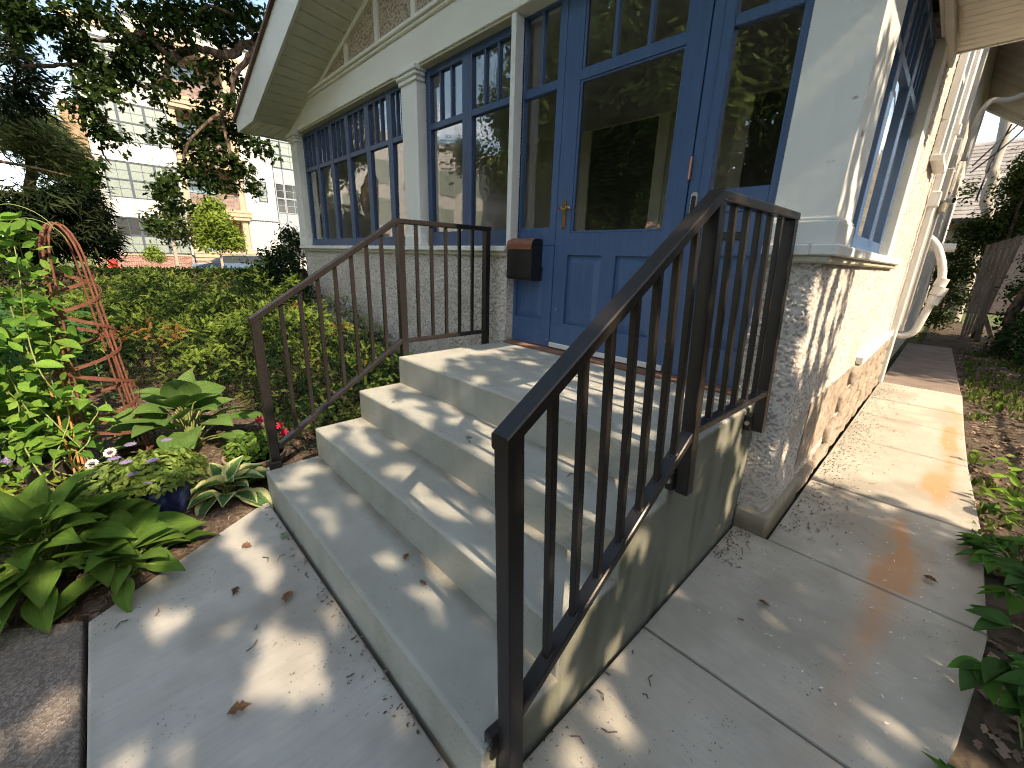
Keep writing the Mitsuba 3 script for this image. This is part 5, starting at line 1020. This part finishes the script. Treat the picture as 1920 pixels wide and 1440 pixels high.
# ------------------------------------------------------------------ street things
hy = thing('fire_hydrant', 'red fire hydrant behind the clipped hedge', 'hydrant')
put(hy + '__barrel', lathe([(0, -.1), (.17, -.1), (.17, -.04), (.12, -.03), (.12, .62), (.16, .63), (.16, .68), (.13, .70), (.11, .76), (.05, .82), (.035, .83), (.03, .88), (0, .88)], 24, (-24.0, -1.82, 0)), 'hydrant_mat', 40)
put(hy + '__outlet', cat_m([tube([(-24, -2.03, .48), (-24, -1.6, .48)], .065, 14), tube([(-24, -1.82, .45), (-23.8, -1.82, .45)], .08, 14)]), 'hydrant_mat', 40)
car = thing('parked_car', 'blue hatchback parked across the street, mostly behind the hedge', 'car')
def car_y(z_prof, x0, x1):   # side profile (y, z) extruded across the car
    from shapely import Polygon
    m = trimesh.creation.extrude_polygon(Polygon(z_prof), x1 - x0, engine='earcut'); V = np.asarray(m.vertices)
    return trimesh.Trimesh(np.stack([x0 + V[:, 2], V[:, 0], V[:, 1]], 1), m.faces, process=False)
put(car + '__body', car_y([(1.2, .25), (1.15, .5), (1.3, .62), (2.0, .70), (4.9, .72), (5.2, .6), (5.2, .25)], -27.0, -25.3), 'car_paint_mat')
cb = put(car + '__cabin', hull([(-26.9, 1.75, .69), (-25.4, 1.75, .69), (-26.9, 4.7, .71), (-25.4, 4.7, .71), (-26.7, 2.6, 1.05), (-25.6, 2.6, 1.05), (-26.7, 4.3, 1.08), (-25.6, 4.3, 1.08)]), 'car_glass_mat')
put(car + '__roof', hull([(-26.72, 2.55, 1.05), (-25.58, 2.55, 1.05), (-26.72, 4.35, 1.08), (-25.58, 4.35, 1.08), (-26.4, 3.4, 1.13), (-25.9, 3.4, 1.13)]), 'car_paint_mat')
for y in (1.95, 4.4): put(car + '__wheel', tube([(-25.42, y, .2), (-25.26, y, .2)], .3, 20), 'tyre_mat', 40)
lb_ = thing('low_shrub', 'small yellow green shrub before the brick base across the street', 'shrub')
pos, nr = in_blobs(ra, [(-31, -.1, .95, .33), (-31, .25, .85, .3), (-31, .1, 1.2, .25)], 60, 6, .1)
put_cards(lb_ + '__foliage', [cards(ra, pos, nr, .13, 'oval', tones(ra, len(pos), (0.12, 0.2, 0.03), (0.26, 0.34, 0.07)))])

# ------------------------------------------------------------------ right edge: fence, trunks, neighbours, creeper
fe = thing('plank_fence', 'grey weathered plank fence panel beyond the side path', 'fence')
for i in range(6):
    a, b = i / 6 + .008, (i + 1) / 6 - .008
    tp_ = lambda s: np.array([0.704 + s * .47, 11.0 - .12 * s, 1.93 + .2 * s]); bt = lambda s: np.array([0.78 + s * .26, 11.0 - .06 * s, -.05 + .32 * s])
    put(fe + '__plank', hull([np.array([0, d, 0]) + f(s) for f in (tp_, bt) for s in (a, b) for d in (0, .03)]), 'old_wood_mat')
put(fe + '__post', beam((1.06, 11.2, -.1), (0.98, 11.15, 1.1), .09, .09, (0, 1, 0)), 'old_wood_mat')
put(fe + '__brace', beam((1.24, 10.9, .05), (1.02, 11.08, 0.55), .07, .07, (0, 1, 0)), 'old_wood_mat')
put(fe + '__rail', beam((0.74, 11.06, 1.2), (1.16, 10.96, 1.32), .06, .05), 'old_wood_mat')
gt = thing('pale_trunk', 'tall pale tree trunk in front of the shingled roof', 'tree')
put(gt + '__trunk', limb([(0.66, 16, -.1, .17), (0.60, 16, 2.6, .14), (0.46, 16, 4.2, .13), (0.38, 16, 5.9, .13), (0.36, 16, 8.5, .1)], 5, 4), 'pale_bark_mat', True)
pos, nr = in_blobs(ra, [(0.4 + ra.normal() * 1.6, 17 + ra.normal(), 9.6 + ra.normal() * .8, .8) for _ in range(18)], 10, 6, .2); put_cards(gt + '__crown', [cards(ra, pos, nr, .22, 'oval', tones(ra, len(pos), (0.03, 0.06, 0.02), (0.08, 0.12, 0.03)))])
dt = thing('dark_trunk', 'dark tree trunk in the shrubs at the right edge', 'tree')
put(dt + '__trunk', limb([(1.28, 9.4, -.1, .1), (1.30, 9.5, .6, .085), (1.42, 9.6, 1.6, .08), (1.6, 9.8, 3.0, .07)], 5, 5), 'bark_mat', True)
gr_ = thing('neighbour_garage', 'neighbouring garage with grey shingled roof behind the side yard', 'building')
put(gr_ + '__wall', box(-6, 5, 23.0, 30, -.1, 3.4), 'brown_brick_mat')
N = 20
for i in range(N):
    z0 = 3.42 + i * .165; y0 = 22.4 + i * .17
    put(gr_ + '__shingle_course', hull([(-6.5, y0, z0), (5.5, y0, z0), (-6.5, y0, z0 + .035), (5.5, y0, z0 + .035), (-6.5, y0 + .2, z0 + .19), (5.5, y0 + .2, z0 + .19)]), 'grey_shingle_mat')
put(gr_ + '__gutter', box(-6.5, 5.5, 22.3, 22.42, 3.30, 3.42), 'dark_room_mat')
wr = thing('overhead_wires', 'black utility wires looping under the far eave', 'wires')
for q in ([(0.2, 8.0, 3.0), (0.42, 8.6, 3.45), (0.62, 9.4, 3.9), (0.7, 10, 4.15)], [(0.2, 8.0, 2.9), (0.5, 8.5, 3.35), (0.66, 9.2, 3.75), (0.62, 10, 4.1)], [(0.36, 8.2, 2.5), (0.40, 8.5, 3.1), (0.48, 9.3, 3.8)]): put(wr + '__wire', tube(smooth_path(q, 6), .012, 6), 'wire_mat', True)
for nm, lb, B, n_, sz, cl in (('side_shrub', 'sunlit leafy shrub crown over the plank fence', [(1.0, 11.6, 3.45, .35), (1.25, 11.4, 3.75, .4), (0.85, 11.9, 3.1, .3), (1.45, 11.3, 3.1, .4), (0.9, 12.2, 2.5, .5), (0.62, 12.2, 2.2, .35), (1.25, 11.9, 3.1, .45), (1.6, 11.8, 3.4, .5), (1.15, 12.4, 2.9, .5), (1.5, 12.0, 2.5, .5), (0.45, 12.5, 2.35, .35), (1.2, 12.0, 3.6, .5), (1.0, 12.6, 3.4, .4), (1.7, 12, 3.2, .6), (0.2, 12.3, 3.25, .12), (0.17, 12.3, 3.05, .12)], 60, .085, ((0.03, 0.06, 0.02), (0.11, 0.16, 0.045))),
                              ('side_shrub', 'dark ivy covered shrub at the end of the side path', [(0.35, 13, 1.9, .4), (0.3, 13, 1.2, .4), (0.55, 12.6, 1.5, .4), (0.6, 12.5, .8, .35), (0.4, 12.8, .3, .3), (0.8, 12.4, 2.1, .35), (-0.1, 13.6, 1.4, .4), (-.2, 13.6, .6, .4), (.1, 13, .3, .3)], 60, .08, ((0.02, 0.036, 0.014), (0.07, 0.10, 0.03))),
                              ('side_shrub', 'dark leafy shrub by the dark trunk at the right edge', [(1.45, 9.0, .35, .3), (1.6, 8.6, .5, .35), (1.75, 9.0, .9, .4), (1.3, 8.9, .15, .2), (1.9, 9.4, 1.5, .5), (1.65, 8.2, .2, .3), (1.55, 10, 1.6, .35), (1.3, 10.3, 1.1, .2), (2.0, 9, 2.1, .5), (1.75, 10.4, 2.1, .4), (1.7, 9.6, 1.1, .4), (1.5, 10.5, .5, .35), (1.9, 8.2, 1.0, .4), (1.6, 7.6, .25, .25), (2.1, 8.4, 1.6, .4)], 70, .075, ((0.022, 0.05, 0.02), (0.06, 0.12, 0.04)))):
    t = thing(nm, lb, 'shrub')
    pos, nr = in_blobs(ra, B, n_, 7, .09); put_cards(t + '__foliage', [cards(ra, pos, nr, sz, 'oval', tones(ra, len(pos), *cl))])
    put(t + '__stem', tube([(B[0][0], B[0][1] + .1, -.1), (B[0][0], B[0][1] + .1, B[0][2])], [.04, .02], 7), 'bark_mat')
sk = thing('neighbour_tree', 'leafy trees of the neighbouring yard beyond the rear of the side path', 'tree')
pos, nr = in_blobs(ra, [(3.2 + ra.uniform(0, 3), ra.uniform(5.6, 12), ra.uniform(1.2, 6.5), .8) for _ in range(60)], 14, 6, .2); put_cards(sk + '__foliage', [cards(ra, pos, nr, .2, 'oval', tones(ra, len(pos), (0.025, 0.05, 0.018), (0.07, 0.11, 0.03)))])
put(sk + '__trunk', limb([(5, 8, -.1, .15), (5, 8, 3, .1), (5, 8, 6, .04)], 4, 2), 'bark_mat', True)
wl = thing('neighbour_fence', 'grey metal fence posts with top rail along the neighbouring yard', 'fence')
put(wl + '__post', cat_m([tube([(2.6, y, -.1), (2.6, y, 1.3)], .03, 8) for y in (0.2, 2.0, 3.8, 5.6)]), 'grey_metal_mat')
put(wl + '__top_rail', tube([(2.6, 0.2, 1.3), (2.6, 5.6, 1.3)], .022, 8), 'grey_metal_mat')

nh = thing('neighbour_house', 'unseen brown brick house added right of the side yard to block skylight', 'house')  # out-of-view house, added to cut the skylight on the side of the steps
put(nh + '__wall', box(7.2, 14, -14, 12, -.1, 4.4), 'brown_brick_mat')
put(nh + '__roof', hull([(7.0, -14.2, 4.4), (14.2, -14.2, 4.4), (7.0, 12.2, 4.4), (14.2, 12.2, 4.4), (10.5, -12, 6.6), (10.5, 10, 6.6)]), 'shingle_mat')
for y in (-8, -3.5, 1, 5.5): put(nh + '__window', box(7.17, 7.21, y, y + 1.1, 1.2, 2.8), 'far_dark_mat')

# creeper at the right edge of the path
cr = thing('creeper_plant', 'leafy creeper spilling over the right edge of the path near the viewer', 'plant')
rc = np.random.default_rng(71)
LV = [blade(9, 7, rc.uniform(.24, .32), rc.uniform(.1, .35), rc.uniform(.1, .25), 0, fold=.25, heart=.05) for _ in range(3)]
LD = [mikit.ply(m, mm, True, uv=uv) for (m, uv), mm in zip(LV, ('creeper_mat', 'creeper_mat', 'vine_dark_mat'))]
st_ = []
for i in range(54):
    y = rc.uniform(-1.0, 0.6) if i < 46 else rc.uniform(.4, 1.3); x = edge(y) + rc.uniform(-.02, .30) + (.05 if y < -.5 else 0); z = rc.uniform(.02, .24) * (1 if i < 46 else .6)
    az0 = rc.uniform(0, 2 * PI)
    st_.append(tube(smooth_path([(x + .12, y + rc.normal() * .08, -.06), (x + .06, y, z * .8), (x, y, z)], 4), .003, 5))
    for a in (-1.2, -.6, 0, .6, 1.2)[:rc.integers(3, 6)]:
        az = az0 + a; t = (math.cos(az), math.sin(az), rc.uniform(-.35, .05))
        put(cr + '__leaf', {**LD[rc.integers(3)], 'to_world': frame((x, y, z), t, np.array([0, 0, 1]) + rc.normal(size=3) * .3, rc.uniform(.08, .135))}, None)
put(cr + '__stem', cat_m(st_), 'stem_mat', True, kind='stuff')
wd = thing('weed_patch', 'small sunlit weeds at the right edge of the path', 'plant')
LM = [mikit.ply(m, 'lime_leaf_mat', True, uv=uv) for (m, uv) in LV]
for i in range(44):
    y = rc.uniform(.9, 2.3); x = edge(y) + rc.uniform(.0, .25); az = rc.uniform(0, 2 * PI)
    put(wd + '__leaf', {**LM[i % 3], 'to_world': frame((x, y, rc.uniform(.0, .1)), (math.cos(az), math.sin(az), rc.uniform(-.2, .6)), np.array([0, 0, 1]) + rc.normal(size=3) * .3, rc.uniform(.05, .09))}, None)
tw = thing('hanging_twig', 'sunlit green leaf tip hanging into the top right corner', 'leaf')
put(tw + '__leaf', {**LM[0], 'to_world': frame((0.86, 0.62, 3.21), (-.35, -.1, -1), (.5, -.8, .4), .3)}, None)
put(tw + '__stem', tube([(0.86, 0.62, 3.21), (1.2, 0.5, 3.6), (2.4, 0.1, 4.2), (3.4, -0.2, 4.5), (4.4, -0.4, 4.6)], [.003, .005, .008, .012, .02], 6), 'stem_mat')
yz = lambda x, y: yard(x, y)[2]
k = chips('leaf_litter', 11000, (.78, 3.2), (-1.6, 9.5), yz, .055, ((0.06, 0.04, 0.026), (0.30, 0.21, 0.15)), 62, shape='oak', keep=lambda x, y: x > np.interp(y, [-1.6, -1.1, -0.8, -0.5, -0.08, 0.9, 2, 3, 4.7, 9], [.50, .655, .73, .775, .83, .845, .81, .8, .79, .7]))
info(k, 'dry brown leaf litter over the strip right of the path', 'leaf litter')
g = np.random.default_rng(63); n = 6500
p = np.stack([g.uniform(.82, 3.0, n), g.uniform(.6, 9, n), np.zeros(n)], 1); p = p[meshkit.fbm(p * 1.8, 3, 4) > .5]; p[:, 2] = yz(p[:, 0], p[:, 1])
nn = g.normal(size=p.shape); nn[:, 2] *= .2
k = put_cards('grass_tufts', [cards(g, p, nn, .075, 'dia', tones(g, len(p), (0.05, 0.09, 0.02), (0.16, 0.22, 0.05)), np.tile([0, 0, 1.0], (len(p), 1)), .35)])
info(k, 'patchy green grass and ground cover among the litter', 'grass')

# ------------------------------------------------------------------ fallen leaves, twigs and paint flakes
fl = np.random.default_rng(81)
FLM = trimesh.Trimesh(LEAF['oak'][0] * (1, 1, 2.5) + np.random.default_rng(1).normal(size=(13, 3)) * (.02, .02, .06), LEAF['oak'][1], process=False)
FD = [mikit.ply(FLM, 'dry_leaf_mat'), mikit.ply(FLM, 'green_fallen_mat')]
SPOT = [((-1.15, -1.98, -.02), .075, 0, 'curled brown leaf on the front path below the bottom step'), ((-1.62, -1.99, -.02), .06, 0, 'brown leaf fragment on the path near the garden bed'), ((-1.58, -1.86, -.02), .065, 1, 'grey green leaf lying flat on the front path'),
        ((-0.73, -1.62, .157), .04, 0, 'small brown leaf near the front edge of the bottom step'), ((-0.86, -1.60, .157), .045, 0, 'dry leaf scrap on the bottom step by the riser'), ((-0.80, -2.18, -.02), .07, 0, 'crumpled dry leaf at the very front of the path'), ((0.20, -.55, .002), .05, 0, 'dry brown leaf on the side path before the long joint'), ((0.68, .18, .002), .06, 0, 'curled leaf near the outer edge of the side path'), ((-1.38, -2.1, -.02), .05, 0, 'folded brown leaf in the middle of the front path')]
for (p, s, g_, lb) in SPOT:
    t = thing('fallen_leaf', lb, 'leaf'); az = fl.uniform(0, 6.3)
    put(t, {**FD[g_], 'to_world': frame((p[0], p[1], p[2] + .012), (math.cos(az), math.sin(az), .05), (fl.normal() * .3, fl.normal() * .3, 1), s)}, None)
ms = []
for i in range(30):
    if i < 6: x, y, z = fl.uniform(-2, -.3), -1.81 - abs(fl.normal()) * .1, -.02
    elif i < 12: x, y, z = fl.uniform(-1.5, -.2), fl.uniform(-2.5, -1.85), -.02
    elif i < 22: x, y, z = -.11 + abs(fl.normal()) * .13, fl.uniform(-1.6, -.05), .004
    else: x, y, z = fl.uniform(-1.9, -.3), fl.uniform(-1.2, -.95), H - RI + .004
    a = fl.uniform(0, 6.3); L = fl.uniform(.015, .05)
    ms.append(tube([(x, y, z), (x + L * .5 * math.cos(a), y + L * .5 * math.sin(a), z + .004), (x + L * math.cos(a + .5), y + L * math.sin(a + .5), z)], .0018, 5))
k = put('twig_litter', cat_m(ms), 'bark_mat', kind='stuff'); info(k, 'small dark twigs scattered on the path and steps', 'twigs')
n = 420; p = np.stack([np.concatenate([fl.uniform(-1.95, -.4, 130), fl.uniform(.0, .75, 290)]), np.concatenate([-np.abs(fl.normal(size=130)) * .22 - .05, fl.uniform(-.9, 2.6, 290)]), np.zeros(n)], 1); p[:130, 2] = H + .003; p[130:, 2] = .004
p = p[~((p[:, 0] < .09) & (p[:, 1] > -.1) & (p[:, 2] < .1))]
k = put_cards('paint_flakes', [cards(fl, p, fl.normal(size=p.shape) * .2 + np.array([0, 0, 1]), .014, 'dia', tones(fl, len(p), (0.5, 0.49, 0.45), (0.68, 0.67, 0.62)))], 'chip_mat'); info(k, 'white paint flakes and petals fallen on the landing and side path', 'flakes')
n = 1500; sd = fl.uniform(0, 1, n); yy = fl.uniform(0.1, 4.5, n)
p = np.concatenate([np.stack([.07 + np.abs(fl.normal(size=n)) * .12, yy, np.full(n, .004)], 1), np.stack([-.1 + np.abs(fl.normal(size=150)) * .06, fl.uniform(-.4, -.06, 150), np.full(150, .004)], 1), np.stack([fl.uniform(-2, -.2, 110), -1.822 - np.abs(fl.normal(size=110)) * .03, np.full(110, -.021)], 1)])
k = put_cards('path_debris', [cards(fl, p, fl.normal(size=p.shape) * .3 + np.array([0, 0, 1]), .016, 'dia', tones(fl, len(p), (0.05, 0.035, 0.025), (0.2, 0.14, 0.09)))], 'chip_mat'); info(k, 'dark seed husks and leaf crumbs gathered along the house wall', 'debris')
